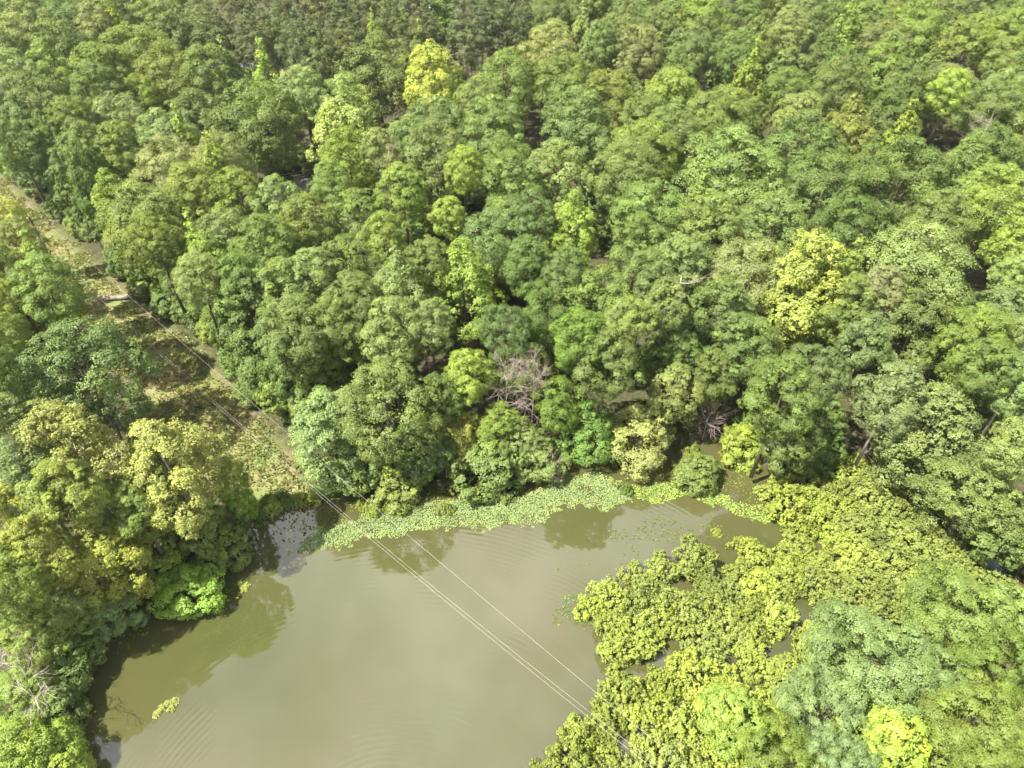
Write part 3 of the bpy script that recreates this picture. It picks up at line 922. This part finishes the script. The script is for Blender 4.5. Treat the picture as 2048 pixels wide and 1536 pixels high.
# ------------------------------------------------------------------ build the trees
KEYS = {}
for k in PROTO:
    KEYS.setdefault(k.rstrip("0123456789"), []).append(k)
count = {}
for i, t in enumerate(TREES):
    sh = t['shape']
    ks = KEYS[sh]
    k = ks[count.get(sh, 0) % len(ks)]
    count[sh] = count.get(sh, 0) + 1
    pr = PROTO[k]
    name = "pine_tree" if sh == 'pine' else "small_tree" if sh == 'small' else "broadleaf_tree"
    z = float(ground_z([[t['x'], t['y']]])[0])
    root = link(name, None)
    root.empty_display_size = .5
    root.location = (t['x'], t['y'], max(z, -.6))
    sw = t['W'] / pr['W']
    lim = (.9, 1.5) if sh == 'column' else (.9, 1.2) if sh in ('cone', 'pine', 'fine') else (.68, .95)
    sz = min(max(t['H'] / pr['H'], sw * lim[0]), sw * lim[1])
    off = max(t['H'] - sz * pr['H'], -pr['zb'] * sz + .4)
    sx, sy = sw * random.uniform(.93, 1.07), sw * random.uniform(.93, 1.07)
    root.rotation_euler = (random.uniform(-.03, .03), random.uniform(-.03, .03), random.uniform(0, 6.28))
    tag(root, t['label'], "tree", {"pine_tree": "pines of the stand", "small_tree": "bushy trees of the bank"}.get(name, "trees of the wood"))
    tr = link("trunk", pr['trunk'], root)
    cr = link("crown", pr['crown'], root)
    for part in (tr, cr):
        part.scale = (sx, sy, sz)
        part.location = (0, 0, off)
    c = np.array(TONE[t['tone']][0])
    f = math.exp(random.gauss(0, t['var']))
    c = c * f * np.array([.945, 1, .97]) * np.array([math.exp(random.gauss(0, .035)), 1, math.exp(random.gauss(0, .08))])
    cr.color = (*c, 1)

# ------------------------------------------------------------------ flooded shrub thicket
WATERHOLES = [(1330, 1320, 1.5), (1640, 1095, 1.3), (1600, 1235, 1.4), (1570, 1310, 1.3), (1510, 1060, 2.2), (1240, 1495, .8), (1690, 1265, 1.0), (1440, 1120, .8), (1620, 1450, 1.2), (1350, 1170, .6)]
wh = [(G(a, b, 0)[:2], r_ * .6) for a, b, r_ in WATERHOLES]
shr = []
bb0, bb1 = THICKET.min(0), THICKET.max(0)
cand = rng.uniform(bb0, bb1, (9000, 2))
cdist = dist_poly(cand, THICKET)
for q, dq in zip(cand, cdist):
    W = rng.uniform(3.3, 5.4)
    if dq > -.16 * W:
        continue
    if any(np.linalg.norm(q - c_) < r_ + .30 * W for c_, r_ in wh):
        continue
    if any(math.hypot(s['x'] - q[0], s['y'] - q[1]) < .25 * (W + s['W']) for s in shr):
        continue
    a = P(q[0], q[1], 1.5)
    if abs(a[0] - 1024) > 1024 + 140 or a[1] > 1536 + 150:
        continue
    u = vnoise(np.array([q[0] + 300]), np.array([q[1] + 300]), 6, 9)[0] + rng.normal(0, .1)
    tone = 'lime' if u > .62 else 'olive' if u < .33 else 'light'
    if a[0] > 1750 and u < .6:
        tone = 'olive'
    shr.append(dict(x=q[0], y=q[1], W=W, tone=tone, words={'lime': "bright yellow-green", 'olive': "olive green", 'light': "light green"}[tone] + (" wide" if W > 4.2 else " small" if W < 3.4 else "") + " flooded"))
for px, py, W, tone in [(520, 1030, 2.4, 'mid'), (545, 1012, 2.2, 'light'), (572, 1002, 2.0, 'mid'), (600, 994, 2.2, 'light'), (628, 985, 2.2, 'light'), (655, 978, 2.2, 'mid'), (560, 985, 1.6, 'mid'), (535, 1000, 1.8, 'mid')]:
    g_ = G(px, py, .8)
    shr.append(dict(x=g_[0], y=g_[1], W=W, tone=tone, words=TONE[tone][1] + " bank"))
# lone little shrubs standing in the shallows by the far shore
for px, py, W, tone in [(1465, 900, 2.2, 'light'), (1500, 930, 2.4, 'light'), (745, 1015, 2.4, 'light'), (890, 1015, 2.0, 'olive'), (720, 1005, 1.4, 'light'), (1385, 905, 2.2, 'light'),
                        (1130, 945, 2.0, 'mid'), (1435, 1060, 1.2, 'lime'), (1480, 1075, 1.3, 'light'), (1560, 940, 1.8, 'light'), (1010, 990, 2.2, 'olive'), (1250, 975, 1.8, 'mid')]:
    g_ = G(px, py, .6)
    shr.append(dict(x=g_[0], y=g_[1], W=W, tone=tone, words=TONE[tone][1] + " lone shallows"))
SM = []
for ph, px, py, z in [("open water notch", 1330, 1320, 0), ("feathery thicket tree", 1745, 1305, 7), ("fresh green vine-draped tree", 1470, 1430, 4), ("narrow water lane", 1640, 1095, 0),
                      ("leaning trunk", 1855, 930, 1), ("thicket's pond tip", 1170, 1215, 0), ("thicket's dark pool", 1600, 1235, 0), ("inlet's floating mat", 1450, 990, 0),
                      ("shoreline mat", 760, 1050, 0), ("round bank tree", 1965, 970, 7), ("wires' lower end", 1190, 1440, 0), ("tall creamy shore tree", 1260, 960, 0)]:
    w_ = G(px, py, z)
    SM.append((ph, w_[0], w_[1]))
label_by_landmark(shr, SM, "shrub")
COLS = {'lime': (.268, .330, .062), 'olive': (.205, .256, .066), 'light': (.236, .294, .064), 'mid': (.13, .185, .05)}
for i, s in enumerate(shr):
    pr = PROTO[f"shrub{i % 4}"]
    root = link("flooded_shrub", None)
    root.location = (s['x'], s['y'], max(-.35, float(ground_z([[s['x'], s['y']]])[0])))
    f = s['W'] / pr['W']
    root.scale = (f, f, f * random.uniform(.8, 1.15) * .9 + .1)
    root.rotation_euler[2] = random.uniform(0, 6.28)
    tag(root, s['label'], "shrub", "shrubs flooded by the pond")
    link("stems", pr['trunk'], root)
    c = link("foliage", pr['crown'], root)
    k = math.exp(random.gauss(0, .12))
    c.color = tuple(v * k for v in COLS[s['tone']]) + (1,)
print("shrubs", len(shr))


# ------------------------------------------------------------------ floating plants
def mat_mesh(name, polys, dens, size, lift, tipmean, color, label, seed, fringe=1.0):
    r = np.random.default_rng(seed)
    cs, keep_t = [], []
    for pts in polys:
        poly = poly_w(pts, 0)
        a0, a1 = poly.min(0), poly.max(0)
        n_ = int((a1 - a0).prod() * dens)
        p = r.uniform(a0, a1, (n_, 2))
        d = dist_poly(p, poly) + ((vnoise(p[:, 0] + 500, p[:, 1] + 500, 2.7, seed) - .5) * 1.6 + (vnoise(p[:, 0] + 500, p[:, 1] + 500, .55, seed + 3) - .5) * 1.3) * fringe
        ok = (d < 0) & (1.0 * vnoise(p[:, 0] + 700, p[:, 1] + 700, .9, seed + 1) + r.random(n_) * .6 > .50 - .25 * np.clip(vnoise(p[:, 0] + 300, p[:, 1] + 300, 3.5, seed + 8) - .3, 0, 1)) & (r.random(n_) < np.clip(.25 - d / .8, 0, 1))
        p, d = p[ok], d[ok]
        h = r.random(len(p)) * lift * np.clip(-d / 1.0, .1, 1)
        cs.append(np.column_stack([p, h + .02]))
        keep_t.append(np.clip(1 + d / .9, 0, 1))
    c = np.concatenate(cs)
    edge = np.concatenate(keep_t)
    n_ = len(c)
    nr = np.tile([0, 0, 1.0], (n_, 1)) + r.normal(size=(n_, 3)) * .33
    L = size * r.uniform(.6, 1.3, n_)
    v, q = leaf_cards(c, nr, L, L * .8, r)
    v[:, 2] = np.maximum(v[:, 2], .012)
    clump = vnoise(c[:, 0] + 100, c[:, 1] + 100, 1.1, seed + 5)
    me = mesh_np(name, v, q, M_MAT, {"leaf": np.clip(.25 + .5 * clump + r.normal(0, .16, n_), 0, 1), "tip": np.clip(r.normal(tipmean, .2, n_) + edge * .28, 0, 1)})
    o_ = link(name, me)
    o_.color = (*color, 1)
    tag(o_, label, "water plants", kind="stuff")
    return o_


mat_mesh("floating_plants", [[(575, 1108), (620, 1070), (690, 1035), (740, 1025), (860, 1005), (930, 1000), (1060, 975), (1130, 950), (1200, 945), (1250, 975), (1265, 1000), (1130, 1018), (1055, 1048), (1000, 1060), (930, 1048), (850, 1068), (760, 1070), (690, 1088), (640, 1105), (590, 1112)]],
         150, .16, .13, .06, (.185, .25, .105), "pale green floating plant mat along the far shore of the pond", 201)
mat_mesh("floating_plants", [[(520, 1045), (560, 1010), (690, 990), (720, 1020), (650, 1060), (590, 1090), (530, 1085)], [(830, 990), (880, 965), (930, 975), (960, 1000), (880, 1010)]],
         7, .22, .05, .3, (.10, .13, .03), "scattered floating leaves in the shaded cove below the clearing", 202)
mat_mesh("floating_plants", [[(1260, 985), (1330, 965), (1360, 940), (1400, 945), (1440, 985), (1500, 1012), (1570, 1050), (1548, 1058), (1480, 1030), (1420, 1006), (1370, 985), (1300, 1000)]],
         110, .17, .08, .1, (.18, .26, .07), "bright green floating band curving along the inlet edge", 203)
mat_mesh("floating_plants", [[(1400, 930), (1470, 920), (1530, 960), (1540, 1030), (1480, 1010), (1420, 975)], [(1300, 930), (1370, 920), (1400, 965), (1340, 985), (1290, 975)]],
         15, .2, .05, .25, (.105, .14, .03), "sparse green floating leaves filling the inlet behind the band", 204)
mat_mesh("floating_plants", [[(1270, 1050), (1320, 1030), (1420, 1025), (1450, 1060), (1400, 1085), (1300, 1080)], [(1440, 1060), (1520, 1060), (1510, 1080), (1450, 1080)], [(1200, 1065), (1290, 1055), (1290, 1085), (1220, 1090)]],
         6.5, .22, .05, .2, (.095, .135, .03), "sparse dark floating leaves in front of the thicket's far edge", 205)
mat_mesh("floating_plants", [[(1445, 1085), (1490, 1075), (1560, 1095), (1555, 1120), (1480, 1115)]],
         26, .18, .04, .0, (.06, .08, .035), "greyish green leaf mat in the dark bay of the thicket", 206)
mat_mesh("floating_plants", [[(1100, 1250), (1125, 1200), (1170, 1180), (1205, 1200), (1200, 1265), (1150, 1270)]],
         24, .22, .12, .12, (.10, .155, .045), "green leaf patch off the thicket's tip in the pond", 207)
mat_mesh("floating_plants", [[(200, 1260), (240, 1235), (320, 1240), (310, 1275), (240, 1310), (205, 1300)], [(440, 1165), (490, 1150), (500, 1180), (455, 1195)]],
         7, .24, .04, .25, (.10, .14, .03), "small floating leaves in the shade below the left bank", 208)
mat_mesh("floating_plants", [[(1195, 1400), (1235, 1395), (1235, 1425), (1195, 1435)], [(1340, 1105), (1250, 1150), (1215, 1135), (1260, 1090)], [(1100, 1130), (1180, 1125), (1180, 1145), (1100, 1145)]],
         5, .2, .05, .2, (.11, .14, .03), "scattered dull leaves in the shallows along the thicket", 209)


def leaf_cluster(name, px, py, spots, label, color, seed):
    r = np.random.default_rng(seed)
    g_ = G(px, py, 0)
    c = []
    for (dx, dy, rad, n_) in spots:
        a, d = r.random(n_) * 6.28, rad * np.sqrt(r.random(n_))
        c.append(np.column_stack([dx + d * np.cos(a), dy + d * np.sin(a), .03 + r.random(n_) * .22 * (1 - d / rad)]))
    c = np.concatenate(c)
    L = .26 * r.uniform(.7, 1.25, len(c))
    v, q = leaf_cards(c, np.tile([0, 0, 1.0], (len(c), 1)) + r.normal(size=(len(c), 3)) * .4, L, L * .85, r)
    v[:, 2] = np.maximum(v[:, 2], .012)
    o_ = link(name, mesh_np(name, v, q, M_MAT, {"leaf": np.clip(r.normal(.5, .2, len(c)), 0, 1), "tip": np.clip(r.normal(.35, .2, len(c)), 0, 1)}))
    o_.location = (g_[0], g_[1], 0)
    o_.color = (*color, 1)
    tag(o_, label, "water plant")


leaf_cluster("floating_plant", 335, 1415, [(-.65, -.55, .3, 42), (-.45, -.1, .32, 46), (-.1, .25, .3, 40), (.45, .45, .38, 64), (.35, -.1, .34, 56)],
             "lone pale yellow-green plant clump floating on open water", (.185, .225, .085), 301)
leaf_cluster("floating_plant", 488, 1182, [(0, .25, .35, 46), (.15, .6, .25, 26), (-.25, -.35, .18, 16), (-.4, -.8, .12, 9)],
             "pale leafy sprig floating beside the vivid green bush", (.2, .23, .07), 302)

# ------------------------------------------------------------------ grass of the clearing
r = np.random.default_rng(77)
bb0, bb1 = STRIP.min(0), STRIP.max(0)
p = r.uniform(bb0, bb1, (150000, 2))
ds = dist_poly(p, STRIP) + (vnoise(p[:, 0] + 400, p[:, 1] + 400, 3, 21) - .5) * 3
cover = vnoise(p[:, 0] + 200, p[:, 1] + 200, 3.2, 14) * .6 + vnoise(p[:, 0] + 200, p[:, 1] + 200, 1.1, 15) * .4
ok = (ds < 0) & (dist_poly(p, POND) > -.2) & (cover + r.random(len(p)) * .35 > .50)
px_ = np.array([P(a, b_, 1)[0] for a, b_ in p[ok]]) if ok.any() else np.zeros(0)
p, cover = p[ok][px_ > -150], cover[ok][px_ > -150]
gzv = ground_z(p)
k = 5
c = np.repeat(np.column_stack([p, gzv]), k, 0)
nn_ = len(c)
c[:, :2] += r.normal(0, .16, (nn_, 2))
hgt = r.uniform(.12, .38, nn_)
c[:, 2] += hgt * .5
nr = r.normal(size=(nn_, 3)) * np.array([1, 1, .5]) + np.array([0, 0, .5])
v, q = leaf_cards(c, nr, hgt * 1.2, hgt * .5, r)
straw = np.repeat(np.clip(1.28 - 1.5 * cover + r.normal(0, .2, len(p)), 0, 1), k)
g_o = link("grass", mesh_np("grass", v, q, M_GRASS, {"leaf": np.clip(r.normal(.5, .2, nn_), 0, 1), "tip": straw}))
g_o.color = (.14, .185, .052, 1)
tag(g_o, "rough green and straw coloured grass on the power line clearing", "grass", kind="stuff")
print("grass cards", nn_)

# low brush along the margins of the clearing and the banks
edge_pts = []
for poly, off, step in ((POND, 1.2, 2.8),):
    n_ = len(poly)
    for i in range(n_):
        a_, b_ = poly[i], poly[(i + 1) % n_]
        L_ = np.linalg.norm(b_ - a_)
        for s_ in np.arange(0, L_, step):
            q_ = a_ + (b_ - a_) * s_ / L_ + r.normal(0, .7, 2)
            a = P(q_[0], q_[1], 1)
            if -60 < a[0] < 2100 and 300 < a[1] < 1560 and dist_poly([q_], THICKET)[0] > 1 and dist_poly([q_], POND)[0] > -.6 and dist_poly([q_], STRIP)[0] > .5:
                if any(math.hypot(a[0] - kx, a[1] - ky) < 26 for kx, ky in KEEP):
                    continue
                edge_pts.append(dict(x=q_[0], y=q_[1], W=r.uniform(1.3, 2.6), words=["dark green low", "light green low", "olive green low"][int(r.integers(3))]))
label_by_landmark(edge_pts, MARKS + SM[-4:], "bush")
for i, s in enumerate(edge_pts):
    pr = PROTO[f"shrub{i % 4}"]
    root = link("edge_bush", None)
    root.location = (s['x'], s['y'], float(ground_z([[s['x'], s['y']]])[0]) - .1)
    f = s['W'] / pr['W']
    root.scale = (f, f, f * random.uniform(.9, 1.3))
    root.rotation_euler[2] = random.uniform(0, 6.28)
    tag(root, s['label'], "bush", "low bushes edging the pond")
    link("stems", pr['trunk'], root)
    c = link("foliage", pr['crown'], root)
    c.color = {"dark": (.06, .10, .026, 1), "ligh": (.11, .155, .035, 1), "oliv": (.115, .125, .04, 1)}[s['words'][:4]]
print("edge", len(edge_pts))


# ------------------------------------------------------------------ dead and bare trees
def bare_tree(name, x, y, H, spread, seed, mat, label, lean=(0, 0), r0=.14, n1=12, n2=5, group="bare dead trees", z0=None, cat="tree"):
    rr_ = np.random.default_rng(seed)
    z = float(ground_z([[x, y]])[0]) if z0 is None else z0
    root = link(name, None)
    root.location = (x, y, z)
    tag(root, label, cat, group)
    tr, br = MB(), MB()
    pts = []
    for i in range(7):
        f = i / 6
        pts.append(np.array([lean[0] * f * H + rr_.normal(0, .06) * (i > 0), lean[1] * f * H + rr_.normal(0, .06) * (i > 0), f * H - .3 * (i == 0)]))
    tr.tube(pts, [r0 * (1 - .85 * i / 6) for i in range(7)], 6)
    for k in range(n1):
        f = rr_.uniform(.3, .97)
        s = np.array([np.interp(f, np.linspace(0, 1, 7), [q[a] for q in pts]) for a in range(3)])
        az = rr_.random() * 6.28
        ln = spread * (1.15 - f * .6) * rr_.uniform(.6, 1.1)
        e = s + np.array([math.cos(az) * ln, math.sin(az) * ln, ln * rr_.uniform(.15, .9)])
        mid = (s + e) / 2 + rr_.normal(0, .12, 3)
        br.tube([s, mid, e], [r0 * .28, r0 * .17, .012], 5, cap=False)
        for j in range(n2):
            g = rr_.uniform(.35, 1)
            s2 = s + (e - s) * g
            e2 = s2 + (e - s) * rr_.uniform(.2, .45) + rr_.normal(0, ln * .28, 3)
            br.tube([s2, e2], [.02, .008], 4, cap=False)
            for jj in range(2):
                e3 = e2 + (e2 - s2) * .5 + rr_.normal(0, ln * .16, 3)
                br.tube([s2 + (e2 - s2) * rr_.uniform(.4, .9), e3], [.012, .006], 3, cap=False)
    if n1 < 12:
        off_ = len(tr.v)
        tr.v += br.v
        tr.f += [tuple(i_ + off_ for i_ in f_) for f_ in br.f]
        tr.build("branching_trunk", mat, root, True)
    else:
        tr.build("trunk", mat, root, True)
        br.build("branches", mat, root, True)
    return root


def bare(px, py, z, *a, **kw):
    g_ = G(px, py, z)
    return bare_tree("bare_tree", g_[0], g_[1], *a, **kw)


bare(1012, 800, 8, 13, 2.3, 401, M_DEADTWIG, "bare grey dead tree, the left one of two above the shore", n1=22, n2=8, r0=.10)
bare(1068, 790, 8, 14, 2.1, 402, M_DEADTWIG, "pinkish brown dead tree, the right one of two above the shore", n1=20, n2=8, r0=.11)
bare(1418, 830, 4, 6, 1.9, 403, M_DEADTWIG, "bare pinkish twiggy bush above the inlet", n1=22, n2=7, r0=.09)
bare(1960, 285, 16, 19, 3.0, 404, M_DEADTWIG, "bare purplish tree among green crowns in the upper right wood", n1=24, n2=6, r0=.2)
bare(12, 1345, 6, 8, 2.0, 405, M_PALEBARK, "leafless pale tree with forked branches at the lower left bank", lean=(.18, .05), n1=7, n2=6, r0=.09)
bare(40, 1400, 5, 7.5, 2.2, 406, M_PALEBARK, "small leafless pale tree in front of the forked one", lean=(.22, .0), n1=6, n2=6, r0=.07)
bare(1105, 925, 3, 5, 1.3, 407, M_DEADTWIG, "dark bare twigs in the black hollow beside the round shore bush", n1=12, n2=5, r0=.07)
bare(1345, 640, 12, 17, 2.4, 428, M_PALEBARK, "pale bare-stemmed trunk rising through the middle wood", n1=9, n2=3, r0=.24)
bare(785, 365, 14, 18, 2.2, 409, M_DEADTWIG, "bare reddish twigs in front of the tan crown by the road", n1=14, n2=5, r0=.14)
bare(860, 750, 9, 12, 1.8, 410, M_DEADTWIG, "thin brown dead tree above the dark shaded tree", n1=12, n2=5, r0=.1)
bare(22, 775, 7, 10, 1.6, 411, M_PALEBARK, "pale forked dead stem left of the huge bluish dome", n1=8, n2=3, r0=.16)

# leaning trunk at the thicket's far corner
a_, b_ = G(1848, 958, .3), G(1885, 895, 5.5)
lt = MB().tube([a_ - np.array([0, 0, .5]), a_ * .55 + b_ * .45 + np.array([.1, 0, .15]), b_], [.34, .26, .2], 9)
for e in ((1.2, .5, 2.5), (-.8, .8, 2.2), (.4, -.5, 3.0)):
    lt.tube([b_, b_ + np.array(e) * .5 + .1, b_ + np.array(e)], [.15, .1, .05], 6, cap=False)
tag(lt.build("leaning_trunk", M_BARK, None, True), "thick leaning forked trunk on the bank at the thicket's corner", "tree trunk")
rr_ = np.random.default_rng(55)
g_ = G(1738, 908, .5)
fb = MB()
for k_ in range(9):
    s = np.array([g_[0] + rr_.normal(0, .4), g_[1] + rr_.normal(0, .4), .45 + rr_.random() * .4])
    ang = rr_.normal(-.55, .35)
    ln = rr_.uniform(1.5, 3.2)
    e = s + np.array([math.cos(ang) * ln, math.sin(ang) * ln, rr_.uniform(-.2, .5)])
    fb.tube([s, (s + e) / 2 + rr_.normal(0, .12, 3), e], [.07, .05, .02], 5)
tag(fb.build("fallen_branch", M_LOG, None, True), "bleached fallen branches beside the black opening by the thicket", "branch")

# ------------------------------------------------------------------ fallen log across the clearing
a_, b_ = G(205, 601, 1.15), G(263, 594, 1.15)
za, zb_ = float(ground_z([a_[:2]])[0]), float(ground_z([b_[:2]])[0])
a_[2], b_[2] = za + .28, zb_ + .38
lg = link("fallen_log", None)
lg.location = tuple(a_)
d_ = b_ - a_
m_ = MB()
m_.tube([d_ * f + np.array([0, 0, .05 * math.sin(6 * f)]) for f in np.linspace(0, 1, 7)], [.2, .24, .27, .3, .32, .36, .40], 10)
m_.build("stem", M_LOG, lg, True)
m2 = MB().tube([d_ * 1.0, d_ * 1.04], [.46, .52], 10)
for k_ in range(7):
    t_ = k_ * .9
    m2.tube([d_ * 1.02, d_ * 1.07 + np.array([0, math.cos(t_) * .7, math.sin(t_) * .6])], [.13, .04], 5)
m2.build("root_plate", M_BARK, lg, True)
m3 = MB()
for f, ang in ((.35, 1.0), (.55, -.8), (.2, .6)):
    m3.tube([d_ * f, d_ * f + np.array([-.5, .5 * ang, .3])], [.07, .03], 5)
m3.build("branch_stub", M_LOG, lg, True)
tag(lg, "bleached grey log lying across the grassy clearing", "log")

# ------------------------------------------------------------------ power line
PH = 10.2
pt = G(60, 438, PH)
pz = float(ground_z([pt[:2]])[0])
pole = link("power_pole", None)
pole.location = (pt[0], pt[1], pz)
tag(pole, "wooden power pole with crossarm on the clearing", "power pole")
zt = PH - pz
MB().tube([(0, 0, -.5), (0, 0, zt * .5), (0, 0, zt + .3)], [.17, .15, .11], 10).build("mast", M_POLE, pole, True)
Pend = G(1300, 1541, 8.7)                          # where the line leaves the picture
dirv = (Pend - pt)[:2]
dirv = dirv / np.linalg.norm(dirv)
side = np.array([-dirv[1], dirv[0]])              # across the line
ang = math.atan2(side[1], side[0])
MB().box((0, 0, zt - .35), (2.5, .12, .14), ang).build("crossarm", M_POLE, pole)
br_ = MB()
for s_ in (-1, 1):
    br_.tube([(side[0] * s_ * .75, side[1] * s_ * .75, zt - .4), (0, 0, zt - 1.1)], [.025, .025], 5)
br_.build("brace", M_POLE, pole)
offs = [1.1, -.85, -1.15]
for s_ in offs:
    MB().tube([(side[0] * s_, side[1] * s_, zt - .28), (side[0] * s_, side[1] * s_, zt - .2), (side[0] * s_, side[1] * s_, zt - .1), (side[0] * s_, side[1] * s_, zt - .02)], [.04, .075, .05, .06], 8).build("insulator", M_CERAMIC, pole, True)


def ray_on_line(px, py, A, B):
    """height at which the sight line of a photograph point crosses the upright plane through A and B"""
    lo, hi = 0.0, 14.0
    nrm = np.array([-(B - A)[1], (B - A)[0]])
    f = lambda z: float((G(px, py, z)[:2] - A[:2]) @ nrm)
    s0 = f(lo)
    for _ in range(50):
        mid = (lo + hi) / 2
        if f(mid) * s0 > 0:
            lo = mid
        else:
            hi = mid
    return G(px, py, (lo + hi) / 2)


WIRES = [(1.1, [(690, 985), (1000, 1225)], (1222, 1410), "single power wire over the pond, nearer the inlet"),
         (-.85, [(458, 822), (738, 1068)], (1192, 1434), "upper of the two close power wires over the pond"),
         (-1.15, [(455, 826), (733, 1071)], (1184, 1440), "lower of the two close power wires over the pond")]
for (s_, mids, endp, lab) in WIRES:
    A = np.array([pt[0] + side[0] * s_, pt[1] + side[1] * s_, PH - .02])
    E = G(*endp, 7.2)
    M_ = ray_on_line(*mids[-1], A, E)
    tot = np.linalg.norm((E - A)[:2])
    tm_ = np.linalg.norm((M_ - A)[:2]) / tot
    # parabola through A, M, E
    mat_ = np.array([[0, 0, 1], [tm_ ** 2, tm_, 1], [1, 1, 1]])
    zm = min(max(M_[2], 5.0), 9.0)
    co = np.linalg.solve(mat_, np.array([A[2], zm, E[2]]))
    print(lab, "mid z", M_[2], tm_)
    path = []
    for t_ in np.linspace(0, 1.42, 60):
        q_ = A + (E - A) * t_
        path.append((q_[0], q_[1], co @ np.array([t_ * t_, t_, 1])))
    w_ = MB().tube(path, [.006] * len(path), 5).build("power_wire", M_WIRE, None, True)
    tag(w_, lab, "wire", "wires of the power line")

# ------------------------------------------------------------------ road, its wires, house, car, lamp
def ribbon(pts, width, zoff):
    mb = MB()
    pts = [np.asarray(p)[:2] for p in pts]
    for i, p in enumerate(pts):
        d = pts[min(i + 1, len(pts) - 1)] - pts[max(i - 1, 0)]
        d = d / np.linalg.norm(d)
        nn = np.array([-d[1], d[0]])
        for s_ in (-.5, .5):
            q_ = p + nn * width * s_
            mb.v.append((q_[0], q_[1], float(ground_z([p])[0]) + zoff))
    for i in range(len(pts) - 1):
        mb.f.append((2 * i, 2 * i + 1, 2 * i + 3, 2 * i + 2))
    return mb


ra, rb_ = G(490, 398, 1), G(655, 362, 1)
dd = (rb_ - ra) / np.linalg.norm(rb_ - ra)
tag(ribbon([ra + dd * s_ for s_ in np.linspace(-8, 24, 40)], 5.5, .16).build("road", M_ROAD), kind="structure")
da, db = G(566, 205, 1), G(556, 178, 1)
tag(ribbon([da + (db - da) * s_ for s_ in np.linspace(0, 1, 14)], 2.6, .17).build("driveway", M_ROAD), kind="structure")
for k_, (dz, lab) in enumerate(((7.4, "upper of two thin wires crossing the road gap"), (6.2, "lower of two thin wires crossing the road gap"))):
    off = G(520, 358 - 12 * k_ * 0, dz) if False else None
    A, B = G(505, 352 if k_ else 338, 7), G(640, 330 if k_ else 314, 7)
    v_ = B - A
    path = [tuple(A + v_ * t_ + np.array([0, 0, -.6 * math.sin(math.pi * min(max((t_ + .6) / 2.2, 0), 1))])) for t_ in np.linspace(-.6, 1.6, 24)]
    tag(MB().tube(path, [.013] * 24, 5).build("road_wire", M_WIRE, None, True), lab, "wire", "wires along the road")

hc = G(482, 156, 4.6)
hz = float(ground_z([hc[:2]])[0])
house = link("house", None)
house.location = (hc[0], hc[1] + 3.5, hz)
house.rotation_euler[2] = R(12)
tag(house, "house with grey shingle roof mostly hidden behind trees", "house")
MB().box((0, 0, 1.5), (13, 8, 3.0)).build("wall", M_SIDING, house)
MB().prism([(-4.6, 2.95), (4.6, 2.95), (4.6, 3.15), (0, 5.4), (-4.6, 3.15)], (0, 1, 0), (0, 0, 1), (-7, 0, 0), (14, 0, 0)).build("roof", M_ROOF, house)
for x_ in (-4, 0.2, 4):
    wi = MB().box((x_, -4.03, 1.7), (1.3, .1, 1.2)).build("window", M_GLASS, house)
MB().box((2.1, -4.04, 1.1), (1.0, .1, 2.1)).build("door", M_POLE, house)
MB().box((-3.2, 1.2, 5.1), (.7, .7, 1.4)).build("chimney", M_BARK, house)

cc = G(395, 211, 1.6)
car = link("parked_car", None)
car.location = (cc[0], cc[1], float(ground_z([cc[:2]])[0]) + .02)
car.rotation_euler[2] = R(8)
tag(car, "white car parked beneath the trees near the house", "car")
MB().prism([(-2.25, .35), (2.2, .35), (2.25, .75), (1.25, .92), (.55, 1.45), (-1.35, 1.48), (-2.0, 1.0), (-2.25, .9)], (1, 0, 0), (0, 0, 1), (0, -.88, 0), (0, 1.76, 0)).build("body", M_CARPAINT, car)
for s_ in (-1, 1):
    MB().prism([(-1.75, 1.0), (1.05, .97), (.48, 1.38), (-1.28, 1.4)], (1, 0, 0), (0, 0, 1), (0, .885 * s_, 0), (0, .012 * s_, 0)).build("side_window", M_GLASS, car)
    for x_ in (-1.4, 1.4):
        MB().tube([(x_, .72 * s_, .33), (x_, .93 * s_, .33)], [.33, .33], 14).build("wheel", M_RUBBER, car)
MB().prism([(0, 0), (1, 0), (1, 1), (0, 1)], (0, 1.5, 0), (-.66, 0, .5), (1.22, -.75, .955), (.012, 0, .012)).build("windscreen", M_GLASS, car)

lp = G(872, 98, 1)
lamp = link("street_lamp", None)
lamp.location = (lp[0], lp[1], float(ground_z([lp[:2]])[0]))
tag(lamp, "thin pole with a white lamp head in the gap of the pines", "street lamp")
MB().tube([(0, 0, -.4), (0, 0, 4.5), (0, 0, 9.0)], [.11, .09, .07], 8).build("post", M_WIRE, lamp, True)
MB().tube([(0, 0, 8.9), (-.35, -.1, 9.15), (-.7, -.2, 9.2)], [.035, .03, .03], 6).build("arm", M_WIRE, lamp, True)
MB().tube([(-.6, -.18, 9.18), (-.75, -.22, 9.2), (-1.05, -.3, 9.15)], [.1, .2, .12], 8).build("lamp_head", M_CARPAINT, lamp, True)

# ------------------------------------------------------------------ air
m, n, l = new_mat("air")
pv = N(n, "ShaderNodeVolumePrincipled")
pv.inputs["Color"].default_value = (.93, .96, 1, 1)
pv.inputs["Density"].default_value = .0001
pv.inputs["Anisotropy"].default_value = .3
o = N(n, "ShaderNodeOutputMaterial"); l.new(pv.outputs[0], o.inputs["Volume"])
tag(MB().box((0, 250, 30.5), (1450, 1360, 67)).build("haze", m), kind="stuff")
